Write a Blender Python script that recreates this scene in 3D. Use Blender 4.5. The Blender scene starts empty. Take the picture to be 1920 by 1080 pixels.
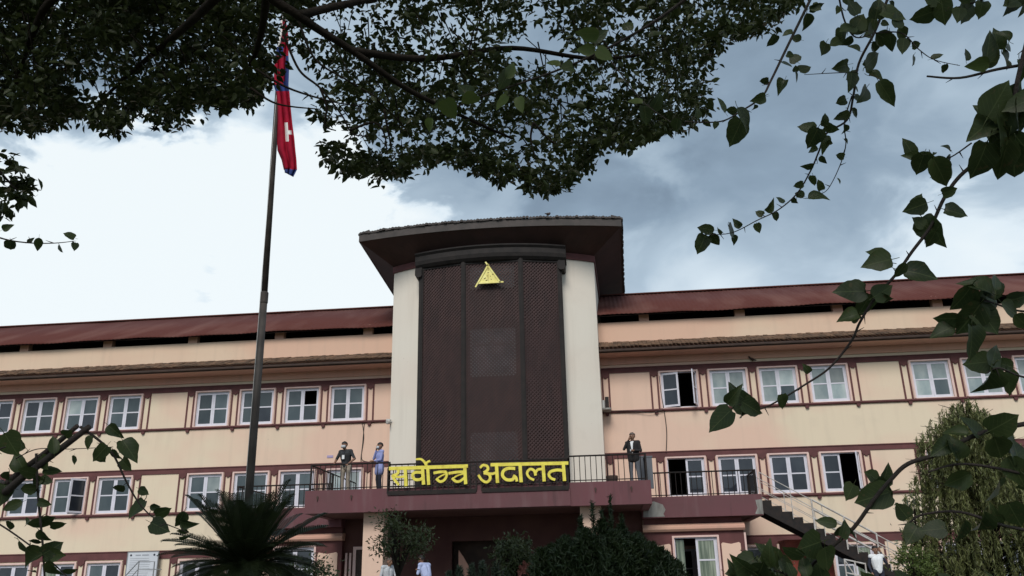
import bpy, bmesh, math, random
import numpy as np
from mathutils import Vector, Matrix

random.seed(7); rng = np.random.default_rng(11)
sc = bpy.context.scene
COL = sc.collection
R = math.radians

# ------------------------------------------------------------------ camera
F = 1600.0                                   # focal length in photo pixels (1920 wide)
PIT, ROL, YAW = R(19.47), R(1.18), R(-5.62)
CZ = 1.65                                    # eye height
D = 32.43                                    # distance to the wing facade
def ray(px, py):
    a, b = px - 960.0, py - 540.0
    c, s = math.cos(ROL), math.sin(ROL)
    u, v = c*a - s*b, s*a + c*b
    x, y, z = u/F, 1.0, -v/F
    c, s = math.cos(PIT), math.sin(PIT); y, z = c*y - s*z, s*y + c*z
    c, s = math.cos(YAW), math.sin(YAW); x, y = c*x + s*y, -s*x + c*y
    return Vector((x, y, z))
def aty(px, py, Y):                          # photo pixel -> point on the plane y = Y
    d = ray(px, py); p = d*(Y/d.y); p.z += CZ; return p
def atd(px, py, dist):                       # photo pixel -> point at a depth along the view axis
    p = ray(px, py)*dist; p.z += CZ; return p
fwd = ray(960, 540).normalized()
right = (ray(961, 540) - ray(960, 540)).normalized()
up = (ray(960, 539) - ray(960, 540)).normalized()
cam = bpy.data.cameras.new('camera'); camo = bpy.data.objects.new('camera', cam); COL.objects.link(camo)
m = Matrix((right, up, -fwd)).transposed().to_4x4(); m.translation = (0, 0, CZ)
camo.matrix_world = m
cam.sensor_width = 36; cam.lens = 36*F/1920; cam.clip_start = 0.05; cam.clip_end = 3000
sc.camera = camo

# ------------------------------------------------------------------ world, sun, exposure
SUN_EL, SUN_AZ = R(42), R(184)               # azimuth measured clockwise from +y
def make_world():
    w = bpy.data.worlds.new('World'); sc.world = w; w.use_nodes = True
    nt = w.node_tree; nt.nodes.clear(); N = nt.nodes.new; L = nt.links.new
    def math_(op, a, b=None, c=None, clamp=False):
        n = N('ShaderNodeMath'); n.operation = op; n.use_clamp = clamp
        for i, v in enumerate((a, b, c)):
            if v is None: continue
            if isinstance(v, (int, float)): n.inputs[i].default_value = v
            else: L(v, n.inputs[i])
        return n.outputs[0]
    sky = N('ShaderNodeTexSky'); sky.sky_type = 'NISHITA'; sky.sun_disc = False
    sky.sun_elevation = SUN_EL; sky.sun_rotation = SUN_AZ; sky.altitude = 1300
    bg1 = N('ShaderNodeBackground'); bg1.inputs[1].default_value = 0.08; L(sky.outputs[0], bg1.inputs[0])
    tc = N('ShaderNodeTexCoord'); nv = N('ShaderNodeVectorMath'); nv.operation = 'NORMALIZE'
    L(tc.outputs['Generated'], nv.inputs[0]); d = nv.outputs[0]
    sp = N('ShaderNodeSeparateXYZ'); L(d, sp.inputs[0])
    zc = math_('MAXIMUM', sp.outputs[2], 0.0)
    den = math_('ADD', zc, 0.22)
    cx = math_('DIVIDE', sp.outputs[0], den); cy = math_('DIVIDE', sp.outputs[1], den)
    cb = N('ShaderNodeCombineXYZ'); L(cx, cb.inputs[0]); L(cy, cb.inputs[1])
    def noise(scale, detail, rough, off, dist=0.0):
        mp = N('ShaderNodeMapping'); mp.inputs['Location'].default_value = off
        mp.inputs['Scale'].default_value = (1, 1, 1.7)
        L(d, mp.inputs[0])
        n = N('ShaderNodeTexNoise'); n.inputs['Scale'].default_value = scale; n.inputs['Detail'].default_value = detail
        n.inputs['Roughness'].default_value = rough; n.inputs['Distortion'].default_value = dist
        L(mp.outputs[0], n.inputs['Vector']); return n.outputs[0]
    n1 = noise(3.2, 5, 0.50, (3.1, 0.4, 0.7), 0.3)
    n2 = noise(8.0, 6, 0.52, (1.0, 7.0, 2.0), 0.35)
    lum = math_('MULTIPLY_ADD', n1, 0.70, 0.005)
    lum = math_('MULTIPLY_ADD', n2, 0.26, lum)
    def blob(px, py, r0, r1, amt, lum):          # a bank of cloud standing in one direction
        v = ray(px, py).normalized()
        dp = N('ShaderNodeVectorMath'); dp.operation = 'DOT_PRODUCT'; L(d, dp.inputs[0]); dp.inputs[1].default_value = v
        a = math_('ARCCOSINE', math_('MINIMUM', dp.outputs['Value'], 0.99999))
        a = math_('MULTIPLY_ADD', n2, 0.36, a); a = math_('ADD', a, -0.18)
        mr = N('ShaderNodeMapRange'); mr.interpolation_type = 'SMOOTHSTEP'
        mr.inputs[1].default_value = R(r0); mr.inputs[2].default_value = R(r1); mr.inputs[3].default_value = amt; mr.inputs[4].default_value = 0.0
        L(a, mr.inputs[0]); return math_('ADD', lum, mr.outputs[0])
    for b in SKY_BLOBS: lum = blob(*b, lum)
    # cloud brightens towards the horizon all the way round
    hz = N('ShaderNodeMapRange'); hz.interpolation_type = 'SMOOTHSTEP'
    hz.inputs[1].default_value = 0.28; hz.inputs[2].default_value = 0.50; hz.inputs[3].default_value = 0.20; hz.inputs[4].default_value = 0.0
    L(zc, hz.inputs[0]); lum = math_('ADD', lum, hz.outputs[0])
    cr = N('ShaderNodeValToRGB'); L(lum, cr.inputs[0])
    e = cr.color_ramp.elements
    e[0].position = 0.20; e[0].color = (0.135, 0.185, 0.245, 1)
    e[1].position = 1.0; e[1].color = (0.80, 0.86, 0.88, 1)
    for p, c in ((0.42, (0.24, 0.32, 0.405, 1)), (0.62, (0.42, 0.52, 0.61, 1)), (0.80, (0.68, 0.77, 0.83, 1))):
        q = cr.color_ramp.elements.new(p); q.color = c
    bg2 = N('ShaderNodeBackground'); bg2.inputs[1].default_value = 0.66; L(cr.outputs[0], bg2.inputs[0])
    mix = N('ShaderNodeMixShader'); mix.inputs[0].default_value = 0.94
    L(bg1.outputs[0], mix.inputs[1]); L(bg2.outputs[0], mix.inputs[2])
    out = N('ShaderNodeOutputWorld'); L(mix.outputs[0], out.inputs[0])
SKY_BLOBS = [(190, 530, 7.6, 10.4, 0.47), (360, 640, 13.5, 17.0, 0.22), (560, 510, 6.5, 10, 0.40), (760, 430, 2.0, 4.5, 0.30), (1800, 510, 1, 5.5, 0.26), (1330, 560, 1, 6, 0.16),
             (1500, 250, 3, 15, -0.10), (240, 215, 2.0, 7.0, -0.30), (1080, 330, 2, 8, -0.17), (340, 400, 3.0, 6.0, 0.25), (1720, 190, 1, 5, 0.12)]
make_world()
sun = bpy.data.lights.new('sun', 'SUN'); suno = bpy.data.objects.new('sun', sun); COL.objects.link(suno)
sun.energy = 1.5; sun.angle = R(25); sun.color = (1.0, 0.95, 0.88)
sd = Vector((math.sin(SUN_AZ)*math.cos(SUN_EL), math.cos(SUN_AZ)*math.cos(SUN_EL), math.sin(SUN_EL)))
suno.rotation_euler = sd.to_track_quat('Z', 'Y').to_euler(); suno.location = (0, 0, 40)
vs = sc.view_settings; vs.view_transform = 'Standard'; vs.look = 'None'; vs.exposure = 0.80; vs.gamma = 1.0
vs.use_curve_mapping = False

# ------------------------------------------------------------------ materials
def new_mat(name):
    m = bpy.data.materials.new(name); m.use_nodes = True
    return m, m.node_tree, m.node_tree.nodes['Principled BSDF']
def mat(name, col, rough=0.6, col2=None, scale=3.0, bump=0.0, bscale=40.0, spec=0.4, metal=0.0, lo=0.35, hi=0.65, stretch=(1, 1, 1), trans=0.0):
    m, nt, b = new_mat(name); N = nt.nodes.new; L = nt.links.new
    b.inputs['Roughness'].default_value = rough; b.inputs['Metallic'].default_value = metal
    b.inputs['Specular IOR Level'].default_value = spec
    b.inputs['Base Color'].default_value = (*col, 1)
    tc = N('ShaderNodeTexCoord'); mp = N('ShaderNodeMapping'); mp.inputs['Scale'].default_value = stretch
    L(tc.outputs['Object'], mp.inputs[0])
    if col2 is not None:
        n = N('ShaderNodeTexNoise'); n.inputs['Scale'].default_value = scale; n.inputs['Detail'].default_value = 6
        L(mp.outputs[0], n.inputs['Vector'])
        mr = N('ShaderNodeMapRange'); mr.inputs[1].default_value = lo; mr.inputs[2].default_value = hi; L(n.outputs[0], mr.inputs[0])
        mx = N('ShaderNodeMix'); mx.data_type = 'RGBA'; mx.inputs[6].default_value = (*col, 1); mx.inputs[7].default_value = (*col2, 1)
        L(mr.outputs[0], mx.inputs[0]); L(mx.outputs[2], b.inputs['Base Color'])
    if bump:
        n2 = N('ShaderNodeTexNoise'); n2.inputs['Scale'].default_value = bscale; n2.inputs['Detail'].default_value = 4
        L(tc.outputs['Object'], n2.inputs['Vector'])
        bp = N('ShaderNodeBump'); bp.inputs['Strength'].default_value = bump; bp.inputs['Distance'].default_value = 0.02
        L(n2.outputs[0], bp.inputs['Height']); L(bp.outputs[0], b.inputs['Normal'])
    return m
def paint_mat(name, cream, peach, near_tower=False, streak=0.12, thr=0.52):
    """weathered wall paint: patches of two tones, faint vertical rain streaks and blotches"""
    m, nt, b = new_mat(name); N = nt.nodes.new; L = nt.links.new
    b.inputs['Roughness'].default_value = 0.85; b.inputs['Specular IOR Level'].default_value = 0.2
    tc = N('ShaderNodeTexCoord')
    def noise(scale, det, st=(1, 1, 1)):
        mp = N('ShaderNodeMapping'); mp.inputs['Scale'].default_value = st; L(tc.outputs['Object'], mp.inputs[0])
        n = N('ShaderNodeTexNoise'); n.inputs['Scale'].default_value = scale; n.inputs['Detail'].default_value = det
        L(mp.outputs[0], n.inputs['Vector']); return n.outputs[0]
    def rng_(v, a, bb, c, dd):
        r = N('ShaderNodeMapRange'); r.inputs[1].default_value = a; r.inputs[2].default_value = bb
        r.inputs[3].default_value = c; r.inputs[4].default_value = dd; L(v, r.inputs[0]); return r.outputs[0]
    def mixc(f, a, c2, bl='MIX'):
        x = N('ShaderNodeMix'); x.data_type = 'RGBA'; x.blend_type = bl
        for i, v in ((0, f), (6, a), (7, c2)):
            if isinstance(v, tuple): x.inputs[i].default_value = (*v, 1)
            elif isinstance(v, float): x.inputs[i].default_value = v
            else: L(v, x.inputs[i])
        return x.outputs[2]
    f = noise(0.28, 3, (1, 1, 1.6))
    if near_tower:                               # the bays beside the tower take a pinker tone
        s = N('ShaderNodeSeparateXYZ'); L(tc.outputs['Object'], s.inputs[0])
        a = N('ShaderNodeMath'); a.operation = 'ADD'; a.inputs[1].default_value = 3.8; L(s.outputs[0], a.inputs[0])
        ab = N('ShaderNodeMath'); ab.operation = 'ABSOLUTE'; L(a.outputs[0], ab.inputs[0])
        g = rng_(ab.outputs[0], 6.0, 11.5, 0.34, -0.06)
        ad = N('ShaderNodeMath'); ad.operation = 'ADD'; L(f, ad.inputs[0]); L(g, ad.inputs[1]); f = ad.outputs[0]
    c = mixc(rng_(f, thr - 0.12, thr + 0.16, 0.0, 1.0), cream, peach)
    st = rng_(noise(2.2, 5, (1.6, 1.6, 0.12)), 0.52, 0.78, 0.0, streak)
    if near_tower:                               # rain streaks run down from the sills and the parapet foot
        s2 = N('ShaderNodeSeparateXYZ'); L(tc.outputs['Object'], s2.inputs[0])
        fine = rng_(noise(2.6, 6, (1.5, 1.5, 0.10)), 0.50, 0.76, 0.0, 0.95)
        for ztop in (7.92, 4.64):
            g2 = rng_(s2.outputs[2], ztop-0.95, ztop, 0.0, 1.0)
            lt = N('ShaderNodeMath'); lt.operation = 'LESS_THAN'; L(s2.outputs[2], lt.inputs[0]); lt.inputs[1].default_value = ztop+0.02
            mm1 = N('ShaderNodeMath'); mm1.operation = 'MULTIPLY'; L(g2, mm1.inputs[0]); L(lt.outputs[0], mm1.inputs[1])
            mm2 = N('ShaderNodeMath'); mm2.operation = 'MULTIPLY'; L(mm1.outputs[0], mm2.inputs[0]); L(fine, mm2.inputs[1])
            mm3 = N('ShaderNodeMath'); mm3.operation = 'MULTIPLY'; L(mm2.outputs[0], mm3.inputs[0]); mm3.inputs[1].default_value = 0.28
            c = mixc(mm3.outputs[0], c, (0.36, 0.28, 0.22))
    c = mixc(st, c, (0.30, 0.25, 0.20))
    bl = rng_(noise(1.3, 6), 0.60, 0.80, 0.0, 0.16)
    c = mixc(bl, c, (0.42, 0.36, 0.30))
    sp = rng_(noise(9.0, 2), 0.74, 0.80, 0.0, 0.35)
    c = mixc(sp, c, (0.30, 0.24, 0.2))
    L(c, b.inputs['Base Color'])
    bp = N('ShaderNodeBump'); bp.inputs['Strength'].default_value = 0.15; bp.inputs['Distance'].default_value = 0.01
    L(noise(14, 5), bp.inputs['Height']); L(bp.outputs[0], b.inputs['Normal'])
    return m
def leaf_mat(name, c1, c2, trans=0.3, rough=0.45, scale=1.5, veins=False):
    m, nt, b = new_mat(name); N = nt.nodes.new; L = nt.links.new
    b.inputs['Roughness'].default_value = rough; b.inputs['Specular IOR Level'].default_value = 0.35
    oi = N('ShaderNodeObjectInfo'); tc = N('ShaderNodeTexCoord')
    n = N('ShaderNodeTexNoise'); n.inputs['Scale'].default_value = scale; n.inputs['Detail'].default_value = 4; L(tc.outputs['Object'], n.inputs['Vector'])
    ad = N('ShaderNodeMath'); ad.operation = 'MULTIPLY_ADD'; ad.inputs[1].default_value = 0.45; L(oi.outputs['Random'], ad.inputs[0]); L(n.outputs[0], ad.inputs[2])
    mr = N('ShaderNodeMapRange'); mr.inputs[1].default_value = 0.35; mr.inputs[2].default_value = 1.0; mr.clamp = True; L(ad.outputs[0], mr.inputs[0])
    mx = N('ShaderNodeMix'); mx.data_type = 'RGBA'; mx.inputs[6].default_value = (*c1, 1); mx.inputs[7].default_value = (*c2, 1)
    L(mr.outputs[0], mx.inputs[0]); L(mx.outputs[2], b.inputs['Base Color'])
    colour = mx.outputs[2]
    if veins:                                    # leaf blade lies in local x (length) and y (width): midrib, side veins, blemishes
        sp = N('ShaderNodeSeparateXYZ'); L(tc.outputs['Object'], sp.inputs[0])
        def mth(op, a, b_):
            n_ = N('ShaderNodeMath'); n_.operation = op
            for i, v in enumerate((a, b_)):
                if isinstance(v, (int, float)): n_.inputs[i].default_value = v
                elif v is not None: L(v, n_.inputs[i])
            return n_.outputs[0]
        ay = mth('ABSOLUTE', sp.outputs[1], None)
        sv = mth('ABSOLUTE', mth('SINE', mth('MULTIPLY', mth('SUBTRACT', sp.outputs[0], mth('MULTIPLY', ay, 0.8)), 22.0), None), None)
        v = mth('MAXIMUM', mth('LESS_THAN', ay, 0.016), mth('MULTIPLY', mth('LESS_THAN', sv, 0.13), 0.6))
        m2 = N('ShaderNodeMix'); m2.data_type = 'RGBA'; L(mth('MULTIPLY', v, 0.55), m2.inputs[0]); L(colour, m2.inputs[6]); m2.inputs[7].default_value = (0.13, 0.16, 0.06, 1)
        n3 = N('ShaderNodeTexNoise'); n3.inputs['Scale'].default_value = 6.0; n3.inputs['Detail'].default_value = 3
        ofs = N('ShaderNodeVectorMath'); ofs.operation = 'ADD'; L(tc.outputs['Object'], ofs.inputs[0]); L(oi.outputs['Location'], ofs.inputs[1]); L(ofs.outputs[0], n3.inputs['Vector'])
        m3 = N('ShaderNodeMix'); m3.data_type = 'RGBA'; L(mth('MULTIPLY', mth('GREATER_THAN', n3.outputs[0], 0.66), 0.6), m3.inputs[0]); L(m2.outputs[2], m3.inputs[6]); m3.inputs[7].default_value = (0.10, 0.08, 0.035, 1)
        colour = m3.outputs[2]; L(colour, b.inputs['Base Color'])
    t = N('ShaderNodeBsdfTranslucent'); L(colour, t.inputs[0])
    ms = N('ShaderNodeMixShader'); ms.inputs[0].default_value = trans
    L(b.outputs[0], ms.inputs[1]); L(t.outputs[0], ms.inputs[2])
    L(ms.outputs[0], nt.nodes['Material Output'].inputs[0])
    return m
M = {}
M['wall'] = paint_mat('wall_paint', (0.71, 0.605, 0.46), (0.71, 0.505, 0.40), True)
M['tower'] = paint_mat('tower_paint', (0.73, 0.68, 0.60), (0.72, 0.65, 0.57), False, 0.14)
M['peach'] = paint_mat('parapet_paint', (0.68, 0.52, 0.39), (0.66, 0.44, 0.33), True, 0.14, 0.5)
M['soffit'] = paint_mat('soffit_paint', (0.60, 0.37, 0.28), (0.58, 0.33, 0.26), False, 0.25)
M['maroon'] = mat('maroon_paint', (0.135, 0.050, 0.050), 0.7, (0.10, 0.038, 0.038), 2.5, 0.15, 20, 0.3)
def slab_mat():
    m, nt, b = new_mat('slab_paint'); N = nt.nodes.new; L = nt.links.new
    b.inputs['Roughness'].default_value = 0.8
    tc = N('ShaderNodeTexCoord')
    def noise(scale, det, st):
        mp = N('ShaderNodeMapping'); mp.inputs['Scale'].default_value = st; L(tc.outputs['Object'], mp.inputs[0])
        n = N('ShaderNodeTexNoise'); n.inputs['Scale'].default_value = scale; n.inputs['Detail'].default_value = det
        L(mp.outputs[0], n.inputs['Vector']); return n.outputs[0]
    def mr(v, a, bb, c, d):
        r = N('ShaderNodeMapRange'); r.inputs[1].default_value = a; r.inputs[2].default_value = bb; r.inputs[3].default_value = c; r.inputs[4].default_value = d; L(v, r.inputs[0]); return r.outputs[0]
    def mix(f, a, c):
        x = N('ShaderNodeMix'); x.data_type = 'RGBA'; L(f, x.inputs[0])
        if isinstance(a, tuple): x.inputs[6].default_value = (*a, 1)
        else: L(a, x.inputs[6])
        x.inputs[7].default_value = (*c, 1); return x.outputs[2]
    c = mix(mr(noise(0.8, 4, (1, 1, 1)), 0.35, 0.7, 0, 1), (0.140, 0.050, 0.060), (0.118, 0.050, 0.056))
    c = mix(mr(noise(2.4, 5, (1.4, 1.4, 0.18)), 0.52, 0.75, 0, 0.65), c, (0.17, 0.10, 0.105))
    c = mix(mr(noise(3.2, 5, (1.8, 1.8, 0.2)), 0.60, 0.78, 0, 0.6), c, (0.055, 0.028, 0.03))
    L(c, b.inputs['Base Color']); return m
M['slab'] = slab_mat()
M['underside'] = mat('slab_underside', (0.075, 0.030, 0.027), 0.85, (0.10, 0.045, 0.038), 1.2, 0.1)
M['concrete'] = mat('bare_concrete', (0.33, 0.33, 0.31), 0.9, (0.16, 0.15, 0.14), 3.0, 0.3, 15, 0.2, stretch=(1.5, 1.5, 0.4))
M['casing'] = mat('casing_paint', (0.72, 0.52, 0.49), 0.6, (0.66, 0.47, 0.42), 3, 0.05)
M['frame'] = mat('window_frame', (0.68, 0.67, 0.76), 0.4, (0.60, 0.60, 0.67), 4)
def pane_mat(name, c1, c2, rough):
    m = mat(name, c1, rough, c2, 1.1, 0.0, spec=0.6, stretch=(1, 1, 0.7))
    nt = m.node_tree; oi = nt.nodes.new('ShaderNodeObjectInfo')
    mx = [n for n in nt.nodes if n.type == 'MIX'][0]; b = nt.nodes['Principled BSDF']
    h = nt.nodes.new('ShaderNodeHueSaturation'); mr = nt.nodes.new('ShaderNodeMapRange')
    mr.inputs[3].default_value = 0.55; mr.inputs[4].default_value = 1.5
    nt.links.new(oi.outputs['Random'], mr.inputs[0]); nt.links.new(mr.outputs[0], h.inputs['Value'])
    nt.links.new(mx.outputs[2], h.inputs['Color']); nt.links.new(h.outputs[0], b.inputs['Base Color'])
    tn = [n for n in nt.nodes if n.type == 'TEX_NOISE'][0]; mp = [n for n in nt.nodes if n.type == 'MAPPING'][0]
    nt.links.new(oi.outputs['Random'], mp.inputs['Location'])
    return m
M['pane_grey'] = pane_mat('pane_grey', (0.045, 0.062, 0.070), (0.085, 0.105, 0.112), 0.06)
M['pane_dark'] = pane_mat('pane_dark', (0.022, 0.026, 0.036), (0.045, 0.055, 0.065), 0.05)
M['pane_pale'] = pane_mat('pane_pale', (0.19, 0.24, 0.25), (0.42, 0.46, 0.45), 0.10)  # sky reflections and curtains put into the pale base colour
M['pane_curtain'] = mat('pane_curtain', (0.08, 0.11, 0.08), 0.15, (0.28, 0.32, 0.25), 5, spec=0.6, stretch=(3, 3, 0.15))
M['screen_glass'] = mat('screened_glass', (0.13, 0.15, 0.165), 0.2, (0.30, 0.33, 0.35), 2.5, spec=0.5)
M['interior'] = mat('interior_plaster', (0.16, 0.14, 0.12), 0.9)
M['roof'] = mat('red_roof_sheet', (0.098, 0.032, 0.026), 0.8, (0.15, 0.07, 0.058), 0.9, 0.0, spec=0.15, lo=0.45, hi=0.75, stretch=(1.0, 0.25, 0.25))
M['tile'] = mat('clay_tile', (0.19, 0.115, 0.075), 0.9, (0.085, 0.06, 0.045), 3.0, 0.4, 25, 0.15)
M['gutter'] = mat('dark_fascia', (0.045, 0.03, 0.026), 0.8, (0.07, 0.045, 0.035), 3)
M['fascia'] = mat('tower_fascia', (0.050, 0.044, 0.042), 0.75, (0.075, 0.062, 0.058), 2.5, 0.2, 12)
M['tsoffit'] = mat('tower_soffit', (0.040, 0.022, 0.019), 0.8, (0.055, 0.028, 0.024), 1.5, 0.1)  # shade under the eave put into the dark brown base colour
M['wood'] = mat('dark_wood', (0.062, 0.033, 0.032), 0.7, (0.040, 0.023, 0.023), 4, 0.2, 30, stretch=(1, 1, 0.3))
M['wood_frame'] = mat('dark_wood_frame', (0.030, 0.026, 0.025), 0.75, (0.021, 0.019, 0.019), 4, 0.3, 30, spec=0.2)
M['wood_back'] = mat('screen_backing', (0.085, 0.042, 0.038), 0.8, (0.06, 0.03, 0.028), 2)
M['metal_black'] = mat('black_railing', (0.012, 0.011, 0.011), 0.6, (0.024, 0.017, 0.015), 8, spec=0.25)
M['metal_white'] = mat('white_railing', (0.55, 0.54, 0.53), 0.5, (0.40, 0.36, 0.33), 6)
M['metal_grey'] = mat('grey_railing', (0.22, 0.23, 0.24), 0.45)
M['yellow'] = mat('yellow_letter', (0.82, 0.72, 0.10), 0.5, (0.60, 0.48, 0.06), 6, 0.1, 20, lo=0.45, hi=0.75)
M['yellow_edge'] = mat('pale_yellow', (0.86, 0.80, 0.30), 0.45, (0.72, 0.62, 0.16), 5)
M['brown_mark'] = mat('brown_mark', (0.16, 0.10, 0.03), 0.7)
M['ground'] = mat('ground_grass', (0.05, 0.07, 0.03), 0.95, (0.10, 0.085, 0.06), 0.3, 0.3, 6, 0.1)
M['paving'] = mat('paving', (0.24, 0.22, 0.20), 0.9, (0.17, 0.16, 0.15), 1.2, 0.2)
M['pole'] = mat('flagpole_steel', (0.045, 0.038, 0.034), 0.6, (0.075, 0.065, 0.058), 3, spec=0.25)
M['flag_red'] = mat('flag_red', (0.36, 0.012, 0.035), 0.85, (0.25, 0.008, 0.025), 3, spec=0.1)
M['flag_blue'] = mat('flag_blue', (0.03, 0.05, 0.17), 0.85, spec=0.1)
M['flag_white'] = mat('flag_white', (0.78, 0.76, 0.74), 0.8)
M['bark'] = mat('bark', (0.034, 0.027, 0.022), 0.95, (0.018, 0.015, 0.012), 6, 0.6, 25, 0.1)
M['stem'] = mat('vine_stem', (0.055, 0.04, 0.035), 0.85, (0.035, 0.03, 0.025), 10, 0.3, 60)
M['leaf_tree'] = leaf_mat('leaf_tree', (0.030, 0.046, 0.017), (0.052, 0.070, 0.021), 0.28)
M['leaf_vine'] = leaf_mat('leaf_vine', (0.024, 0.040, 0.016), (0.060, 0.085, 0.026), 0.32, veins=True)
M['leaf_vine_pale'] = leaf_mat('leaf_vine_pale', (0.085, 0.125, 0.035), (0.11, 0.15, 0.04), 0.4, veins=True)
M['leaf_conifer'] = leaf_mat('leaf_conifer', (0.024, 0.042, 0.016), (0.042, 0.062, 0.02), 0.15)
M['leaf_cycad'] = leaf_mat('leaf_cycad', (0.022, 0.032, 0.014), (0.038, 0.05, 0.02), 0.12, 0.35)
M['leaf_willow'] = leaf_mat('leaf_willow', (0.22, 0.235, 0.095), (0.14, 0.16, 0.06), 0.35)
M['leaf_small'] = leaf_mat('leaf_small', (0.05, 0.07, 0.03), (0.085, 0.10, 0.04), 0.25)
M['leaf_pale'] = leaf_mat('leaf_pale', (0.16, 0.19, 0.13), (0.10, 0.13, 0.08), 0.25)
M['leaf_grey'] = leaf_mat('leaf_grey', (0.10, 0.13, 0.085), (0.07, 0.095, 0.06), 0.2)
M['flower'] = mat('faded_pink_flower', (0.20, 0.075, 0.06), 0.8)
M['skin'] = mat('skin', (0.22, 0.115, 0.075), 0.55)
M['hair'] = mat('hair', (0.012, 0.010, 0.010), 0.6)
M['hair_grey'] = mat('hair_grey', (0.10, 0.075, 0.065), 0.7)
M['tee_dark'] = mat('charcoal_cloth', (0.035, 0.038, 0.042), 0.9, (0.025, 0.028, 0.03), 6)
M['khaki'] = mat('khaki_cloth', (0.38, 0.32, 0.26), 0.9, (0.32, 0.27, 0.22), 5)
M['blue_cloth'] = mat('pale_blue_cloth', (0.30, 0.34, 0.62), 0.9, (0.26, 0.29, 0.55), 5)
M['shirt_blue'] = mat('light_blue_shirt', (0.46, 0.52, 0.76), 0.9, (0.40, 0.46, 0.70), 4)
M['navy'] = mat('navy_cloth', (0.025, 0.028, 0.045), 0.9)
M['black_cloth'] = mat('black_cloth', (0.014, 0.013, 0.014), 0.85)
M['grey_cloth'] = mat('grey_cloth', (0.13, 0.14, 0.16), 0.9)
M['white_cloth'] = mat('white_cloth', (0.72, 0.74, 0.76), 0.9)
M['offwhite_cloth'] = mat('offwhite_cloth', (0.48, 0.50, 0.53), 0.9)
M['shoe'] = mat('shoe_leather', (0.02, 0.016, 0.014), 0.5)
M['board'] = mat('board_white', (0.60, 0.63, 0.68), 0.4, (0.54, 0.57, 0.62), 2)
M['print_grey'] = mat('print_grey', (0.30, 0.32, 0.36), 0.6)
M['tarp'] = mat('black_plastic_sheet', (0.012, 0.012, 0.016), 0.3, (0.02, 0.02, 0.028), 3, 0.8, 6, 0.5)
M['rust'] = mat('red_primer_steel', (0.28, 0.055, 0.035), 0.6, (0.20, 0.045, 0.03), 2)
M['plastic'] = mat('offwhite_plastic', (0.50, 0.49, 0.47), 0.4)
M['cable'] = mat('cable_black', (0.02, 0.018, 0.018), 0.6)
M['plaque'] = mat('lilac_plaque', (0.36, 0.30, 0.48), 0.5)

# ------------------------------------------------------------------ mesh helpers
class MB:
    def __init__(s): s.v = []; s.f = []; s.mi = []; s.cur = 0
    def add(s, vs, fs):
        o = len(s.v); s.v += [tuple(v) for v in vs]
        for f in fs: s.f.append(tuple(i + o for i in f)); s.mi.append(s.cur)
        return s
    def box(s, x0, x1, y0, y1, z0, z1):
        return s.add([(x0, y0, z0), (x1, y0, z0), (x1, y1, z0), (x0, y1, z0), (x0, y0, z1), (x1, y0, z1), (x1, y1, z1), (x0, y1, z1)],
                     [(0, 3, 2, 1), (4, 5, 6, 7), (0, 1, 5, 4), (1, 2, 6, 5), (2, 3, 7, 6), (3, 0, 4, 7)])
    def prism(s, poly, a, b, axis='y'):       # polygon (u,v) swept from a to b along an axis
        n = len(poly); P = {'y': lambda u, v, t: (u, t, v), 'z': lambda u, v, t: (u, v, t), 'x': lambda u, v, t: (t, u, v)}[axis]
        return s.add([P(u, v, a) for u, v in poly] + [P(u, v, b) for u, v in poly],
                     [tuple(range(n))[::-1], tuple(range(n, 2*n))] + [(i, (i+1) % n, (i+1) % n + n, i + n) for i in range(n)])
    def tube(s, pts, rad, n=6, caps=True):
        pts = [Vector(p) for p in pts]; k = len(pts)
        if isinstance(rad, (int, float)): rad = [rad]*k
        vs = []; fs = []; prev = None
        for i, p in enumerate(pts):
            t = (pts[min(i+1, k-1)] - pts[max(i-1, 0)])
            if t.length < 1e-9: t = Vector((0, 0, 1))
            t.normalize()
            if prev is None: a = t.orthogonal().normalized()
            else:
                a = prev - t*prev.dot(t)
                a = a.normalized() if a.length > 1e-6 else t.orthogonal().normalized()
            prev = a; b = t.cross(a)
            for j in range(n):
                an = 2*math.pi*j/n; vs.append(p + (a*math.cos(an) + b*math.sin(an))*rad[i])
        for i in range(k-1):
            for j in range(n):
                fs.append((i*n+j, i*n+(j+1) % n, (i+1)*n+(j+1) % n, (i+1)*n+j))
        if caps: fs += [tuple(range(n))[::-1], tuple(range((k-1)*n, k*n))]
        return s.add(vs, fs)
    def build(s, name, mats, parent=None, smooth=False, loc=None):
        me = bpy.data.meshes.new(name); me.from_pydata(s.v, [], s.f)
        if not isinstance(mats, (list, tuple)): mats = [mats]
        for mm in mats: me.materials.append(M[mm] if isinstance(mm, str) else mm)
        if len(mats) > 1: me.polygons.foreach_set('material_index', s.mi)
        if smooth: me.polygons.foreach_set('use_smooth', [True]*len(me.polygons))
        me.update()
        return link(name, me, parent, loc)
def link(name, me, parent=None, loc=None, mw=None):
    o = bpy.data.objects.new(name, me); COL.objects.link(o)
    if parent is not None: o.parent = parent
    if loc is not None: o.location = loc
    if mw is not None: o.matrix_local = mw
    return o
def empty(name, loc=(0, 0, 0)):
    o = bpy.data.objects.new(name, None); COL.objects.link(o); o.location = loc; o.empty_display_size = 0.2; return o
def tag(o, label, cat, group=None):
    o['label'] = label; o['category'] = cat
    if group: o['group'] = group
    return o
def struct(o): o['kind'] = 'structure'; return o
def bez(pts, n=8):                            # Catmull-Rom through points
    P = [Vector(p) for p in pts]; out = []
    for i in range(len(P)-1):
        p0 = P[max(i-1, 0)]; p1 = P[i]; p2 = P[i+1]; p3 = P[min(i+2, len(P)-1)]
        for k in range(n):
            t = k/n
            out.append(0.5*((2*p1) + (p2-p0)*t + (2*p0-5*p1+4*p2-p3)*t*t + (3*p1-p0-3*p2+p3)*t**3))
    out.append(P[-1]); return out

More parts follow.
